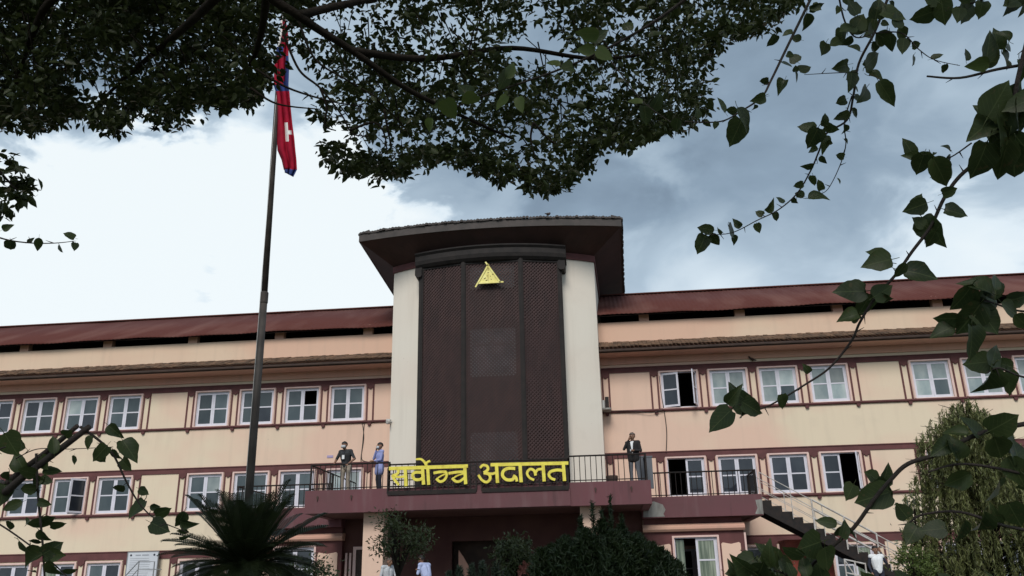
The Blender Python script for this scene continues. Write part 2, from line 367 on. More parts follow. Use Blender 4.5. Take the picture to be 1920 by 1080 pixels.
# ------------------------------------------------------------------ ground
g = MB(); n = 60
for j in range(n+1):
    for i in range(n+1):
        g.v.append((-900 + 1800*i/n, -900 + 1800*j/n, 0.0))
g.f = [(j*(n+1)+i, j*(n+1)+i+1, (j+1)*(n+1)+i+1, (j+1)*(n+1)+i) for j in range(n) for i in range(n)]; g.mi = [0]*len(g.f)
struct(g.build('ground', 'ground'))
TZ = 1.05                                     # raised terrace the building stands on
t = MB(); t.box(-34, 24, 24.6, 33.0, -0.3, TZ)
for k in range(5): t.box(-8.5, 0.8, 24.6 - 0.32*(k+1), 24.6 - 0.32*k, -0.3, TZ - 0.175*(k+1))
struct(t.build('terrace_pavement', 'paving'))

# ------------------------------------------------------------------ court building
B = empty('court_building', (0, 0, 0))
tag(B, 'three storey cream court building with maroon trim, red roof and curved central tower', 'building')
U = 1.85; X0 = -22.766
def bx(i): return X0 + U*i
WL = (-31.6, -7.70); WR = (0.08, 22.2)
BLANK = lambda i: i % 5 == 3
ROWS = {'U': (8.03, 9.41), 'L': (4.76, 6.13), 'G': (1.55, 2.90)}
OW = 0.675                                    # half width of a window opening
def in_wing(x): return WL[0]+0.8 < x < WL[1]-0.75 or WR[0]+0.75 < x < WR[1]-0.8
wins = [i for i in range(-4, 25) if not BLANK(i) and in_wing(bx(i))]
for lo, hi in (WL, WR):
    w = MB()
    zs = [0.0, *ROWS['G'], *ROWS['L'], *ROWS['U'], 11.5]
    for k in range(0, 8, 2): w.box(lo, hi, D, D+0.30, zs[k], zs[k+1] if k+1 < 7 else 10.05)
    for row in 'ULG':
        z0, z1 = ROWS[row]; xs = [lo]
        for i in wins:
            if lo < bx(i) < hi: xs += [bx(i)-OW, bx(i)+OW]
        xs.append(hi)
        for k in range(0, len(xs), 2): w.box(xs[k], xs[k+1], D, D+0.30, z0, z1)
    w.build('wall', 'wall', B)
    p = MB(); p.box(lo, hi, D+0.001, D+0.29, 10.055, 11.50); p.build('parapet_wall', 'peach', B)
# dark rooms behind
r = MB()
for z in (4.15, 7.4, 10.6): r.box(-31.5, 22.1, D+0.31, 38.0, z, z+0.2)
r.box(-31.5, 22.1, 38.0, 38.2, 0.0, 11.0)
for x in (-31.55, 22.0): r.box(x, x+0.1, D+0.31, 38.0, 0.0, 11.0)
r.build('inner_rooms', 'interior', B)

# trims: header band, sill ledge, pilaster strips, shields, brackets
sh = [(-0.15, 0.0), (-0.15, -0.10), (-0.11, -0.15), (-0.07, -0.15), (-0.04, -0.20), (0.04, -0.20), (0.07, -0.15), (0.11, -0.15), (0.15, -0.10), (0.15, 0.0)]
shield_me = MB().prism(sh, -0.045, 0.0).build('shield_block', 'maroon').data
strip_me = {}
brk_me = MB().prism([(-0.07, 0.0), (-0.07, -0.06), (-0.03, -0.11), (0.03, -0.11), (0.07, -0.06), (0.07, 0.0)], -0.075, 0.0).build('sill_bracket', 'maroon').data
pil_me = {}
for o in [o for o in COL.objects if o.name.startswith(('shield_block', 'sill_bracket'))]: bpy.data.objects.remove(o)
TR = {'U': (9.45, 9.66, 7.90, 7.99), 'L': (6.19, 6.40, 4.62, 4.72), 'G': (3.02, 3.32, None, None)}
for row, (h0, h1, s0, s1) in TR.items():
    zb = s1 if s1 else TZ
    for lo, hi in (WL, WR):
        hb = MB(); hb.box(lo, hi, D-0.030, D-0.001, h0, h1-0.035); hb.box(lo, hi, D-0.055, D-0.0015, h1-0.034, h1)
        hb.build('header_band', 'maroon', B)
        if s0:
            sb = MB(); sb.prism([(D-0.001, s0), (D-0.05, s0), (D-0.085, s0+0.035), (D-0.085, s1), (D-0.001, s1)], lo, hi, 'x')
            sb.build('sill_band', 'maroon', B)
    st_me = MB().box(-0.033, 0.033, -0.022, 0.0, zb, h0-0.001)
    key = row
    me = st_me.build('strip', 'maroon'); data = me.data; bpy.data.objects.remove(me)
    for i in range(-5, 25):
        xc = bx(i) + U/2
        if not (WL[0]+0.3 < xc < WL[1]-0.2 or WR[0]+0.1 < xc < WR[1]-0.3): continue
        for dx in (-0.125, 0.125): link('pilaster_strip', data, B, (xc+dx, D-0.001, 0))
        link('shield_block', shield_me, B, (xc, D-0.001, h0))
        if s0: link('sill_bracket', brk_me, B, (xc, D-0.001, s0))

# windows
H = 1.37; W2 = OW
cas = MB()
for sx in (-1, 1): cas.box(*sorted((sx*W2, sx*(W2+0.065))), -0.035, -0.001, -0.02, H+0.055)
cas.box(-W2, W2, -0.034, -0.001, H, H+0.055); cas.box(-W2-0.02, W2+0.02, -0.06, -0.001, -0.045, -0.021)
cas.cur = 1
for sx in (-1, 1): cas.box(*sorted((sx*(W2-0.03), sx*W2)), 0.05, 0.12, 0.0, H)
cas.box(-W2+0.03, W2-0.03, 0.05, 0.12, H-0.03, H); cas.box(-W2+0.03, W2-0.03, 0.05, 0.12, 0.0, 0.03)
tmp = cas.build('tmp', ['casing', 'frame']); casing_me = tmp.data; bpy.data.objects.remove(tmp)
SW = W2 - 0.035; SH = H - 0.06                # one sash leaf, hinge at local x=0, opens towards -y
def sash_mesh():
    s = MB(); a = 0.072
    s.box(0, a, -0.02, 0.02, 0, SH); s.box(SW-a, SW, -0.02, 0.02, 0, SH)
    s.box(a, SW-a, -0.02, 0.02, 0, a); s.box(a, SW-a, -0.02, 0.02, SH-a, SH); s.box(a, SW-a, -0.018, 0.018, SH/2-0.024, SH/2+0.024)
    t = s.build('tmp', 'frame'); me = t.data; bpy.data.objects.remove(t); return me
sash_me = sash_mesh()
pane_me = {}
for k in ('pane_grey', 'pane_dark', 'pane_pale', 'pane_curtain'):
    for half in (0, 1):
        s = MB(); z0 = 0.07 if half == 0 else SH/2+0.022; z1 = SH/2-0.022 if half == 0 else SH-0.07
        s.box(0.07, SW-0.07, -0.004, 0.004, z0, z1)
        t = s.build('tmp', k); pane_me[k, half] = t.data; bpy.data.objects.remove(t)
def window(x, y, z, kinds, openL=0, openR=0, missing=(), scale=(1, 1, 1)):
    """kinds: pane kinds for left/right leaf; open angles in degrees swing the leaf outwards; None leaf = no leaf"""
    w = link('window', casing_me, B, (x, y, z)); w.scale = scale
    for side, kind, ang in ((-1, kinds[0], openL), (1, kinds[1], openR)):
        if kind is None: continue
        mw = Matrix.Translation((side*(W2-0.033), 0.085, 0.03)) @ Matrix.Rotation(R(-ang*side*-1 if side > 0 else -ang), 4, 'Z')
        if side > 0: mw = mw @ Matrix.Scale(-1, 4, (1, 0, 0))
        link('sash', sash_me, w, mw=mw)
        for half in (0, 1):
            if (side, half) in missing: continue
            kk = kind if isinstance(kind, str) else kind[half]
            link('pane', pane_me[kk, half], w, mw=mw)
    return w
random.seed(3)
for row in 'ULG':
    z = ROWS[row][0]+0.005
    for i in wins:
        a = b = 'pane_grey'; kw = {}
        if row == 'U':
            if i >= 14: a = b = 'pane_pale'
            if i == 14: a, b = 'pane_dark', 'pane_dark'; kw = dict(openL=-0+16, openR=74)
            if i == 6: kw = dict(missing=((1, 1),))
            if i in (15,): a = 'pane_pale'
        elif row == 'L':
            if i == 0: a = b = 'pane_dark'
            if i == 1: a, b = 'pane_grey', 'pane_dark'; kw = dict(openL=0, openR=58)
            if i == 7: a = b = 'pane_pale'
            if i == 14: a, b = None, 'pane_dark'
            if i >= 15: a = b = 'pane_dark'
            if i == 17: kw = dict(openR=70)
        else:
            a = b = 'pane_dark'
        if not kw and a == b and a is not None:           # blinds, papers and curtains behind some panes
            def vary(k):
                r_ = random.random()
                if k == 'pane_grey': return (k, 'pane_dark') if r_ < .14 else ('pane_dark', k) if r_ < .24 else (k, 'pane_pale') if r_ < .32 else (k, k)
                if k == 'pane_dark': return ('pane_grey', k) if r_ < .2 else (k, 'pane_grey') if r_ < .35 else ('pane_curtain',)*2 if r_ < .42 else (k, k)
                return ('pane_grey', k) if r_ < .18 else (k, 'pane_grey') if r_ < .28 else (k, k)
            a, b = vary(a), vary(b)
        window(bx(i), D, z, (a, b), **kw)

# parapet gap: stub posts, attic, metal roof, tile canopy
XA, XB = -31.9, 22.5
EY, EZ, RY, RZ = 32.05, 11.76, 36.5, 13.98
for k in range(-8, 15):
    x = 2.0 + 3.72*k*0.995
    if x < WL[0]+0.4 or x > WR[1]-0.4 or WL[1]-0.2 < x < 0.4: continue
    MB().box(x-0.19, x+0.19, D+0.02, D+0.27, 11.501, 11.93).build('attic_post', 'soffit', B)
rf = MB(); nx = int((XB-XA)/0.045)
for i in range(nx+1):
    x = XA + (XB-XA)*i/nx; h = 0.011*math.sin(2*math.pi*x/0.18)
    sag = 0.02*math.sin(x*0.9) + 0.014*math.sin(x*2.3)
    rf.v += [(x, EY+0.012*math.sin(x*1.7), EZ+h+sag), (x, RY, RZ+h+sag*0.4), (x, 41.0, 11.76+h), (x, EY+0.01, EZ+h+sag-0.05)]
for i in range(nx):
    o = 4*i
    rf.f += [(o, o+4, o+5, o+1), (o+1, o+5, o+6, o+2), (o+3, o+7, o+4, o)]
rf.mi = [0]*len(rf.f)
rf.build('roof', 'roof', B, smooth=True)
MB().box(XA, XB, D+0.3, 41.0, 11.2, 11.35).build('attic_floor', 'gutter', B)
u = MB(); u.add([(XA, EY+0.06, EZ-0.09), (XB, EY+0.06, EZ-0.09), (XB, RY, RZ-0.09), (XA, RY, RZ-0.09), (XB, 41, 11.66), (XA, 41, 11.66)], [(0, 3, 2, 1), (3, 5, 4, 2)]); u.build('roof_lining', 'gutter', B)
MB().box(XA, XB, RY-0.12, RY+0.12, RZ+0.005, RZ+0.05).build('ridge_cap', 'roof', B)
for lo, hi in ((WL[0]-0.3, WL[1]), (WR[0], WR[1]+0.3)):
    c = MB(); c.prism([(D-0.001, 10.05), (D-0.001, 10.60), (31.60, 10.19), (31.60, 10.05)], lo, hi, 'x'); c.build('eave_soffit', 'soffit', B)
    fz = MB(); fz.box(lo, hi, 31.555, 31.599, 10.06, 10.20); fz.tube([(lo, 31.50, 10.12), (hi, 31.50, 10.12)], 0.045, 6); fz.build('gutter', 'gutter', B)
    tl = MB(); rnd = random.Random(5)
    nrow = 4
    for rr in range(nrow):
        y1 = D - 0.005 - (D-31.50)*rr/nrow; y0 = D - 0.005 - (D-31.50)*(rr+1)/nrow - 0.05
        z1 = 10.62 + (10.205-10.60)*rr/nrow + 0.06; z0 = 10.62 + (10.205-10.60)*(rr+1)/nrow + 0.035
        x = lo
        while x < hi:
            j = rnd.uniform(-0.014, 0.014); j2 = rnd.uniform(-0.02, 0.02); wd = 0.16
            tl.add([(x, y0+j2, z0+j), (x+wd-0.012, y0+j2, z0+j), (x+wd-0.012, y1, z1+j), (x, y1, z1+j),
                    (x, y0+j2, z0+j+0.045), (x+wd-0.012, y0+j2, z0+j+0.045), (x+wd-0.012, y1, z1+j+0.03), (x, y1, z1+j+0.03)],
                   [(0, 3, 2, 1), (4, 5, 6, 7), (0, 1, 5, 4), (1, 2, 6, 5), (2, 3, 7, 6), (3, 0, 4, 7)])
            x += wd
    o = tl.build('canopy_tiles', 'tile', B); o['kind'] = 'stuff'
    lp = MB(); lp.box(lo, hi, D-0.06, D-0.002, 9.78, 10.045); lp.build('cornice_band', 'soffit', B)

# ---- tower
XC = -3.835
def arc(x, half=3.985, yend=31.4, sag=1.05, xc=XC):
    Rr = (half*half + sag*sag)/(2*sag); q = max(Rr*Rr - (x-xc)**2, 0)
    return yend - (math.sqrt(q) - (Rr - sag))
TX0, TX1 = XC-3.985, XC+3.985
NA = 36
def arcpts(x0, x1, off=0.0, n=NA, **k): return [(x0 + (x1-x0)*i/n, arc(x0 + (x1-x0)*i/n, **k) + off) for i in range(n+1)]
front = arcpts(TX0, TX1)
body = front + [(TX1+0.22, 38.4), (TX0-0.22, 38.4)]
tb = MB(); tb.prism(body, 4.30, 13.93, 'z'); tb.build('tower', 'tower', B)
band = MB()
bo = [(x + (x-XC)*0.012, y-0.045) for x, y in front]
n = len(front)
outl = [(TX0-0.22-0.06, 38.3)] + bo + [(TX1+0.22+0.06, 38.3)]
inl = [(TX0-0.22+0.1, 38.3)] + [(x*1.0, y+0.15) for x, y in front] + [(TX1+0.22-0.1, 38.3)]
k = len(outl)
band.add([(x, y, 13.68) for x, y in outl] + [(x, y, 13.94) for x, y in outl] + [(x, y, 13.68) for x, y in inl],
         [(i, i+1, k+i+1, k+i) for i in range(k-1)] + [(i+1, i, 2*k+i, 2*k+i+1) for i in range(k-1)])
band.build('tower_band', 'maroon', B)
# roof of the tower: rising soffit, fascia, uneven tile edge, low hip above
EX0, EX1 = -8.90, 1.24
def earc(x): return arc(x, half=(EX1-EX0)/2, yend=30.08, sag=0.60, xc=(EX0+EX1)/2)
NE = 40
eave = [(EX0-0.25, 38.9)] + [(EX0+(EX1-EX0)*i/NE, earc(EX0+(EX1-EX0)*i/NE)) for i in range(NE+1)] + [(EX1+0.25, 38.9)]
inn = [(TX0-0.2, 38.3)] + [(TX0+(TX1-TX0)*i/NE, arc(TX0+(TX1-TX0)*i/NE)-0.02) for i in range(NE+1)] + [(TX1+0.2, 38.3)]
k = len(eave)
s = MB(); s.add([(x, y, 14.58) for x, y in eave] + [(x, y, 13.935) for x, y in inn], [(i, i+k, i+1+k, i+1) for i in range(k-1)])
s.build('tower_soffit', 'tsoffit', B)
s = MB(); cx_, cy_ = XC, 34.5
def outset(p, a):
    x, y = p; return (x + (a if x > XC else -a)*min(1, abs(x-XC)/3), y-a) if y < 36 else (x + (a if x > XC else -a), y)
e2 = [outset(p, 0.03) for p in eave]
s.add([(x, y, 14.575) for x, y in e2] + [(x, y, 14.86) for x, y in e2] + [(x, y, 14.575) for x, y in eave], [(i, i+1, i+1+k, i+k) for i in range(k-1)] + [(i+1, i, i+2*k, i+1+2*k) for i in range(k-1)])
s.build('tower_fascia', 'fascia', B)
s = MB(); rr = [outset(p, 0.02) for p in eave]
s.add([(x, y, 14.87) for x, y in rr] + [(XC + (x-XC)*0.25, 34.0 if y < 36 else 38.9, 16.0) for x, y in rr], [(i, i+1, i+1+k, i+k) for i in range(k-1)])
s.build('tower_roof', 'tile', B)
s = MB(); rnd = random.Random(2)
def along(pts, step):
    out = []; acc = 0
    for a, b in zip(pts[:-1], pts[1:]):
        a = Vector(a); b = Vector(b); L_ = (b-a).length; tt = acc
        while tt < L_: out.append((a.lerp(b, tt/L_), (b-a).normalized())); tt += step
        acc = tt - L_
    return out
for p, d in along([outset(q, 0.0) for q in eave], 0.125):
    nrm = Vector((d.y, -d.x)); hh = rnd.uniform(-0.012, 0.022); ww = 0.058; ou = 0.08 + rnd.uniform(-0.02, 0.03)
    P = [p - d*ww + nrm*ou, p + d*ww + nrm*ou, p + d*ww - nrm*0.35, p - d*ww - nrm*0.35]
    z0 = 14.865 + hh
    s.add([(q.x, q.y, z0) for q in P[:2]] + [(q.x, q.y, z0+0.10) for q in P[2:]] + [(P[0].x, P[0].y, z0+0.065), ((P[0].x+P[1].x)/2, (P[0].y+P[1].y)/2, z0+0.095), (P[1].x, P[1].y, z0+0.065)] + [(q.x, q.y, z0+0.22) for q in P[2:]],
          [(0, 3, 2, 1), (0, 1, 6, 5, 4), (4, 5, 8), (5, 7, 8), (5, 6, 7), (1, 2, 7, 6), (3, 0, 4, 8)])
o = s.build('eave_tiles', 'fascia', B); o['kind'] = 'stuff'

# lattice bay on the tower front
LXs = [-6.50, -4.80, -2.62, -1.17]; LYs = [30.44, 30.06, 30.06, 30.44]
LZ0, LZ1 = 4.70, 13.50
def seg(a, b, off):                           # local frame of a flat panel
    A = Vector((LXs[a], LYs[a], 0)); C = Vector((LXs[b], LYs[b], 0)); d = (C-A).normalized(); nrm = Vector((d.y, -d.x, 0))
    return A + nrm*off, d, nrm, (C-A).length
def panel_box(mb, a, u0, u1, w0, w1, z0, z1):  # u along panel, w towards the viewer
    A, d, nr, L_ = seg(a, a+1, 0)
    P = [A + d*u + nr*w for u, w in ((u0, w1), (u1, w1), (u1, w0), (u0, w0))]
    mb.add([(p.x, p.y, z0) for p in P] + [(p.x, p.y, z1) for p in P], [(0, 3, 2, 1), (4, 5, 6, 7), (0, 1, 5, 4), (1, 2, 6, 5), (2, 3, 7, 6), (3, 0, 4, 7)])
for a in range(3):
    A, d, nr, L_ = seg(a, a+1, 0)
    bk = MB(); panel_box(bk, a, 0.02, L_-0.02, -0.24, -0.20, LZ0, LZ1); bk.build('screen_backing', 'wood_back', B)
    mb = MB(); sp = 0.135; wd = 0.042; x0, x1 = 0.09, L_-0.09
    for sgn, w0, w1 in ((1, -0.02, -0.003), (-1, -0.04, -0.021)):
        c = LZ0 - (L_ if sgn > 0 else 0)
        while c < LZ1 + (0 if sgn > 0 else L_):
            # strip z = c + sgn*u clipped to the panel
            ua, ub = x0, x1
            za, zb_ = c + sgn*ua, c + sgn*ub
            lo_, hi_ = LZ0+0.05, LZ1-0.08
            def clip(u): return u
            if sgn > 0:
                ua = max(ua, lo_-c); ub = min(ub, hi_-c)
            else:
                ua = max(ua, c-hi_); ub = min(ub, c-lo_)
            if ub - ua > 0.05:
                P = []
                for u_, w_ in ((ua, w0), (ub, w0), (ub, w1), (ua, w1)):
                    q = A + d*u_ + nr*w_; P.append((q, c + sgn*u_))
                hw = wd*0.7
                mb.add([(q.x, q.y, z-hw) for q, z in P] + [(q.x, q.y, z+hw) for q, z in P], [(0, 1, 5, 4), (1, 2, 6, 5), (2, 3, 7, 6), (3, 0, 4, 7), (0, 3, 2, 1), (4, 5, 6, 7)])
            c += sp
    mb.build('lattice_panel', 'wood', B)
    rl = MB()
    for z in (LZ0+0.02, LZ1-0.12):
        rl = MB(); panel_box(rl, a, 0.08, L_-0.08, -0.05, 0.02, z, z+0.11); rl.build('lattice_rail', 'wood_frame', B)
for i in range(4):                             # posts between the panels
    x, y = LXs[i], LYs[i]
    pm = MB(); pm.box(x-0.085, x+0.085, y-0.05, y+0.10, LZ0-0.1, LZ1); pm.box(x-0.035, x+0.035, y-0.075, y-0.0501, LZ0-0.1, LZ1)
    pm.build('lattice_post', 'wood_frame', B)
sd_ = MB(); sd_.box(-6.56, -6.50, 30.40, 31.0, LZ0-0.1, LZ1+0.02); sd_.box(-1.17, -1.11, 30.40, 31.0, LZ0-0.1, LZ1+0.02); sd_.build('lattice_side', 'wood_frame', B)
for z0, z1, kind in ((12.45, 13.25, 'pane_dark'), (9.05, 10.75, 'pane_grey'), (5.5, 6.9, 'pane_grey')):   # office windows seen through the lattice
    wn = MB(); x0, x1 = -4.52, -2.92; y = 30.20
    wn.box(x0, x1, y, y+0.02, z0, z1); wn.cur = 1
    for x in (x0, (x0+x1)/2, x1): wn.box(x-0.05, x+0.05, y-0.03, y-0.001, z0, z1)
    for z in (z0, z0+(z1-z0)*0.7, z1): wn.box(x0, x1, y-0.028, y-0.0015, z-0.05, z+0.05)
    wn.build('screened_window', ['screen_glass', 'metal_grey'], B)
cx0, cx1 = -6.74, -0.90
cn = MB(); pr = [(0.0, 13.42), (-0.10, 13.46), (-0.20, 13.56), (-0.24, 13.70), (-0.22, 13.90), (-0.30, 13.98), (-0.30, 14.03), (0.3, 14.03), (0.3, 13.42)]
NC = 24; ring = []
for i in range(NC+1):
    x = cx0 + (cx1-cx0)*i/NC
    ytop = arc(x) - 0.34
    for (dy, z) in pr: cn.v.append((x, ytop+dy+0.02, z))
m_ = len(pr)
for i in range(NC):
    for j in range(m_): cn.f.append((i*m_+j, i*m_+(j+1) % m_, (i+1)*m_+(j+1) % m_, (i+1)*m_+j))
cn.f += [tuple(range(m_)), tuple(range(NC*m_, NC*m_+m_))[::-1]]; cn.mi = [0]*len(cn.f)
cn.build('lattice_cornice', 'wood_frame', B)
for x0, x1 in ((-6.72, -6.46), (-1.20, -0.94)):
    y = 30.42
    MB().prism([(x0, 13.41), (x0, 13.12), (x0+0.05, 13.05), (x1-0.05, 13.05), (x1, 13.12), (x1, 13.41)], y-0.16, y+0.45).build('cornice_bracket', 'wood_frame', B)

# ---- balconies
BX0, BX1 = -9.42, 1.50
def slab(name, x0, x1, y0, y1, z0, z1, deck):
    s = MB(); s.box(x0, x1, y0, y0+0.25, z0, z1); s.box(x0, x0+0.25, y0+0.25, y1, z0, z1-0.01); s.box(x1-0.25, x1, y0+0.25, y1, z0, z1-0.01)
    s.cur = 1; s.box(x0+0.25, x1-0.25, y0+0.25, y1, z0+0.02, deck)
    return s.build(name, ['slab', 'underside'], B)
slab('balcony', BX0, BX1, 27.0, 30.9, 4.04, 4.75, 4.62)
nose = MB(); nose.box(-6.74, -0.98, 26.94, 26.999, 4.05, 4.60); nose.build('balcony_nosing', 'slab', B)
for x0, x1 in ((1.28, 5.22), (-12.9, -8.95)):
    slab('side_balcony', x0, x1, 29.5, D-0.001, 3.80, 4.47, 4.30)
for x in (-9.0, -7.9, -0.2, 0.9): MB().prism([(-0.03, 4.55), (0.0, 4.40), (0.03, 4.55), (0, 4.58)], 26.96, 27.1).add([], []).build('spout', 'gutter', B, loc=(x, 0, 0))
cp = MB(); rnd = random.Random(4)
poly = [(1.36, 4.30), (1.70, 4.33), (1.98, 4.22), (2.06, 4.05), (1.98, 3.92), (2.02, 3.83), (1.31, 3.83)]
cp.prism(poly, 29.488, 29.499); cp.build('bare_concrete_patch', 'concrete', B)
cp = MB(); cp.prism([(5.00, 4.28), (5.215, 4.30), (5.215, 3.82), (4.95, 3.84), (5.04, 4.02)], 29.488, 29.499); cp.build('bare_concrete_patch', 'concrete', B)
# ground floor rooms under the side balconies
def low_room(x0, x1, wx, side):
    y = 29.80
    w = MB(); zt = 3.17; ww = 0.70
    w.box(x0, wx-ww, y, y+0.25, 0.0, 3.36); w.box(wx+ww, x1, y, y+0.25, 0.0, 3.36); w.box(wx-ww, wx+ww, y, y+0.25, zt, 3.36); w.box(wx-ww, wx+ww, y, y+0.25, 0.0, 1.70)
    w.box(x0, x0+0.25, y+0.25, D-0.01, 0, 3.36); w.box(x1-0.25, x1, y+0.25, D-0.01, 0, 3.36)
    w.build('room_wall', 'maroon', B)
    c = MB(); c.prism([(y+0.2, 3.361), (y-0.10, 3.361), (y-0.16, 3.43), (y-0.16, 3.50), (y-0.02, 3.60), (y+0.2, 3.60)], x0-0.02, x1+0.04, 'x'); c.build('room_cornice', 'soffit', B)
    c = MB(); c.box(x0+0.02, x1-0.02, y+0.03, D-0.01, 3.602, 3.795); c.build('room_beam', 'maroon', B)
    for a, b in ((x0+0.12, wx-ww-0.12), (wx+ww+0.12, x1-0.14)):
        if b-a > 0.25: MB().prism([(a, TZ), (b, TZ), (b, 2.94), (b-0.05, 2.98), ((a+b)/2, 2.93), (a+0.05, 2.98), (a, 2.94)], y-0.025, y-0.001).build('wall_panel', 'wall', B)
    t_ = MB(); xx = x1 if side > 0 else x0; t_.box(*sorted((xx, xx+0.06*side)), y-0.02, y+0.12, TZ, 3.28); t_.build('corner_trim', 'casing', B)
    return y
yr = low_room(1.30, 4.56, 2.98, 1)
window(2.98, yr, 1.73, (None, ('pane_curtain', 'pane_curtain')), scale=(1.03, 1, 1.05))
low_room(-12.25, -8.98, -10.65, -1)
window(-10.65, 29.80, 1.73, ('pane_dark', 'pane_dark'), scale=(1.03, 1, 1.05))
MB().box(2.34, 2.60, 29.9, 29.93, 1.75, 3.1).build('curtain', 'pane_curtain', B)
# entrance under the main balcony
for x0, x1 in ((-7.62, -6.96), (-0.72, -0.06)):
    c = MB(); c.box(x0, x1, 27.5, 28.1, TZ, 4.059); c.build('column', 'wall', B)
    c = MB(); c.box(x0-0.02, x1+0.02, 27.46, 28.14, TZ, TZ+0.35); c.build('column_base', 'maroon', B)
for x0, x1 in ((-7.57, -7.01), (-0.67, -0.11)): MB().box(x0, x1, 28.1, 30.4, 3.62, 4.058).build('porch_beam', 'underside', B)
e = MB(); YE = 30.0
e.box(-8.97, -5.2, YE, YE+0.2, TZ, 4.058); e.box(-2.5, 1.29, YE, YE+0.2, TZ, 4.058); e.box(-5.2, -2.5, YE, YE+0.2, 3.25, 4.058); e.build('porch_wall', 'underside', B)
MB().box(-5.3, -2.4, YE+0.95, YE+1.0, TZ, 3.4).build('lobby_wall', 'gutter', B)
MB().prism([(-4.95, TZ), (-4.95, 2.95), (-4.80, 2.75), (-4.62, 2.45), (-4.5, 2.1), (-4.45, TZ)], YE-0.08, YE-0.001).build('porch_panel', 'soffit', B)
d_ = MB(); d_.box(-8.62, -8.52, YE-0.06, YE-0.001, TZ, 3.15); d_.box(-7.78, -7.68, YE-0.06, YE-0.001, TZ, 3.15); d_.box(-8.52, -7.78, YE-0.06, YE-0.001, 3.05, 3.15)
d_.build('door_frame', 'casing', B)
MB().box(-8.52, -7.78, YE-0.03, YE-0.001, TZ, 3.05).build('side_door', 'gutter', B)
for x in (-8.72, -8.86): MB().box(x-0.035, x+0.035, YE-0.05, YE-0.001, TZ, 2.95).build('door_strip', 'casing', B)

# railings: part railing with its balusters as sub-parts
bar_me = {}
def railing(name, pts, z0, z1, mat_='metal_black', step=0.172, r=0.013, mid=None, zoff=None):
    """pts: polyline (x,y); rails at z1 and just above z0"""
    rl = MB()
    for a, b in zip(pts[:-1], pts[1:]):
        for z, rr_ in ((z1, 0.026), (z0+0.07, 0.016)): rl.tube([(*a, z), (*b, z)], rr_, 6)
    for p in pts: rl.box(p[0]-0.024, p[0]+0.024, p[1]-0.024, p[1]+0.024, z0-0.02, z1+0.02)
    o = rl.build(name, mat_, B)
    h = round(z1-z0, 3)
    if (h, mat_) not in bar_me:
        t_ = MB().tube([(0, 0, 0.0), (0, 0, h)], r, 5).build('tmp', mat_); bar_me[h, mat_] = t_.data; bpy.data.objects.remove(t_)
    for p, dd in along(pts, step): link('baluster', bar_me[h, mat_], o, (p.x, p.y, z0))
    return o
railing('railing', [(-9.30, 29.4), (-9.30, 27.12), (-6.72, 27.12)], 4.748, 5.57)
railing('railing', [(-6.72, 27.12), (-1.0, 27.12)], 4.748, 5.50, step=0.20)
railing('railing', [(-1.0, 27.12), (1.40, 27.12), (1.40, 29.4)], 4.748, 5.57)
railing('side_railing', [(1.62, 29.62), (5.10, 29.62), (5.10, 31.2)], 4.46, 5.27)
railing('side_railing', [(-12.78, 32.2), (-12.78, 29.62), (-9.40, 29.62)], 4.46, 5.27)
sr = MB()                                      # handrail of the steps between the two balcony levels
sr.tube([(-9.15, 27.9, 5.50), (-8.35, 29.0, 5.18), (-8.35, 29.0, 4.63)], 0.024, 6)
for k in range(8):
    f_ = (k+0.5)/8; x = -9.15+0.8*f_; y = 27.9+1.1*f_; z = 5.50-0.32*f_; sr.tube([(x, y, 4.61), (x, y, z)], 0.012, 5)
sr.build('step_handrail', 'metal_black', B)
# bits fixed to the walls
def cable(name, pts, r=0.013, mat_='cable'): return MB().tube(bez(pts, 6), r, 5).build(name, mat_, B, smooth=True)
def onwall(px, py, off=0.03): p = aty(px, py, D-off); return (p.x, p.y, p.z)
cable('cable', [onwall(*q) for q in ((683, 792), (680, 830), (678, 860), (690, 866))])
cable('cable', [onwall(*q) for q in ((679, 792), (682, 820), (677, 855), (677, 868))])
cable('cable', [onwall(*q) for q in ((1236, 705), (1240, 740), (1246, 775), (1250, 810), (1249, 850))], 0.016)
cable('cable', [onwall(*q, 0.1) for q in ((1130, 770), (1190, 771), (1220, 774), (1245, 768))], 0.012)
p = aty(729, 790, 31.25)
cc = MB(); cc.box(p.x-0.10, p.x+0.05, p.y-0.02, p.y+0.12, p.z-0.09, p.z+0.09); cc.tube([(p.x-0.02, p.y, p.z), (p.x-0.02, p.y-0.16, p.z-0.05)], 0.06, 8); cc.tube([(p.x, p.y+0.05, p.z), (p.x+0.12, p.y+0.12, p.z)], 0.03, 6)
tag(cc.build('security_camera', 'plastic'), 'small white security camera on the left edge of the tower', 'camera')
p = aty(1134, 762, 31.9)
k_ = MB(); k_.box(p.x-0.16, p.x+0.22, p.y-0.15, D-0.002, p.z-0.14, p.z-0.08)
k_.build('shelf_bracket', 'concrete', B)
k_ = MB(); k_.box(p.x+0.02, p.x+0.16, p.y-0.10, p.y+0.2, p.z-0.079, p.z+0.34); k_.cur = 1; k_.tube([(p.x-0.05, p.y-0.02, p.z-0.079), (p.x-0.05, p.y-0.02, p.z+0.22)], 0.07, 10)
tag(k_.build('junction_box', ['metal_black', 'plastic']), 'black and white equipment box on a ledge beside the tower', 'box')
p = aty(619, 856, D-0.01); MB().box(p.x-0.12, p.x+0.12, D-0.02, D-0.001, p.z-0.045, p.z+0.045).build('plaque', 'plaque', B)

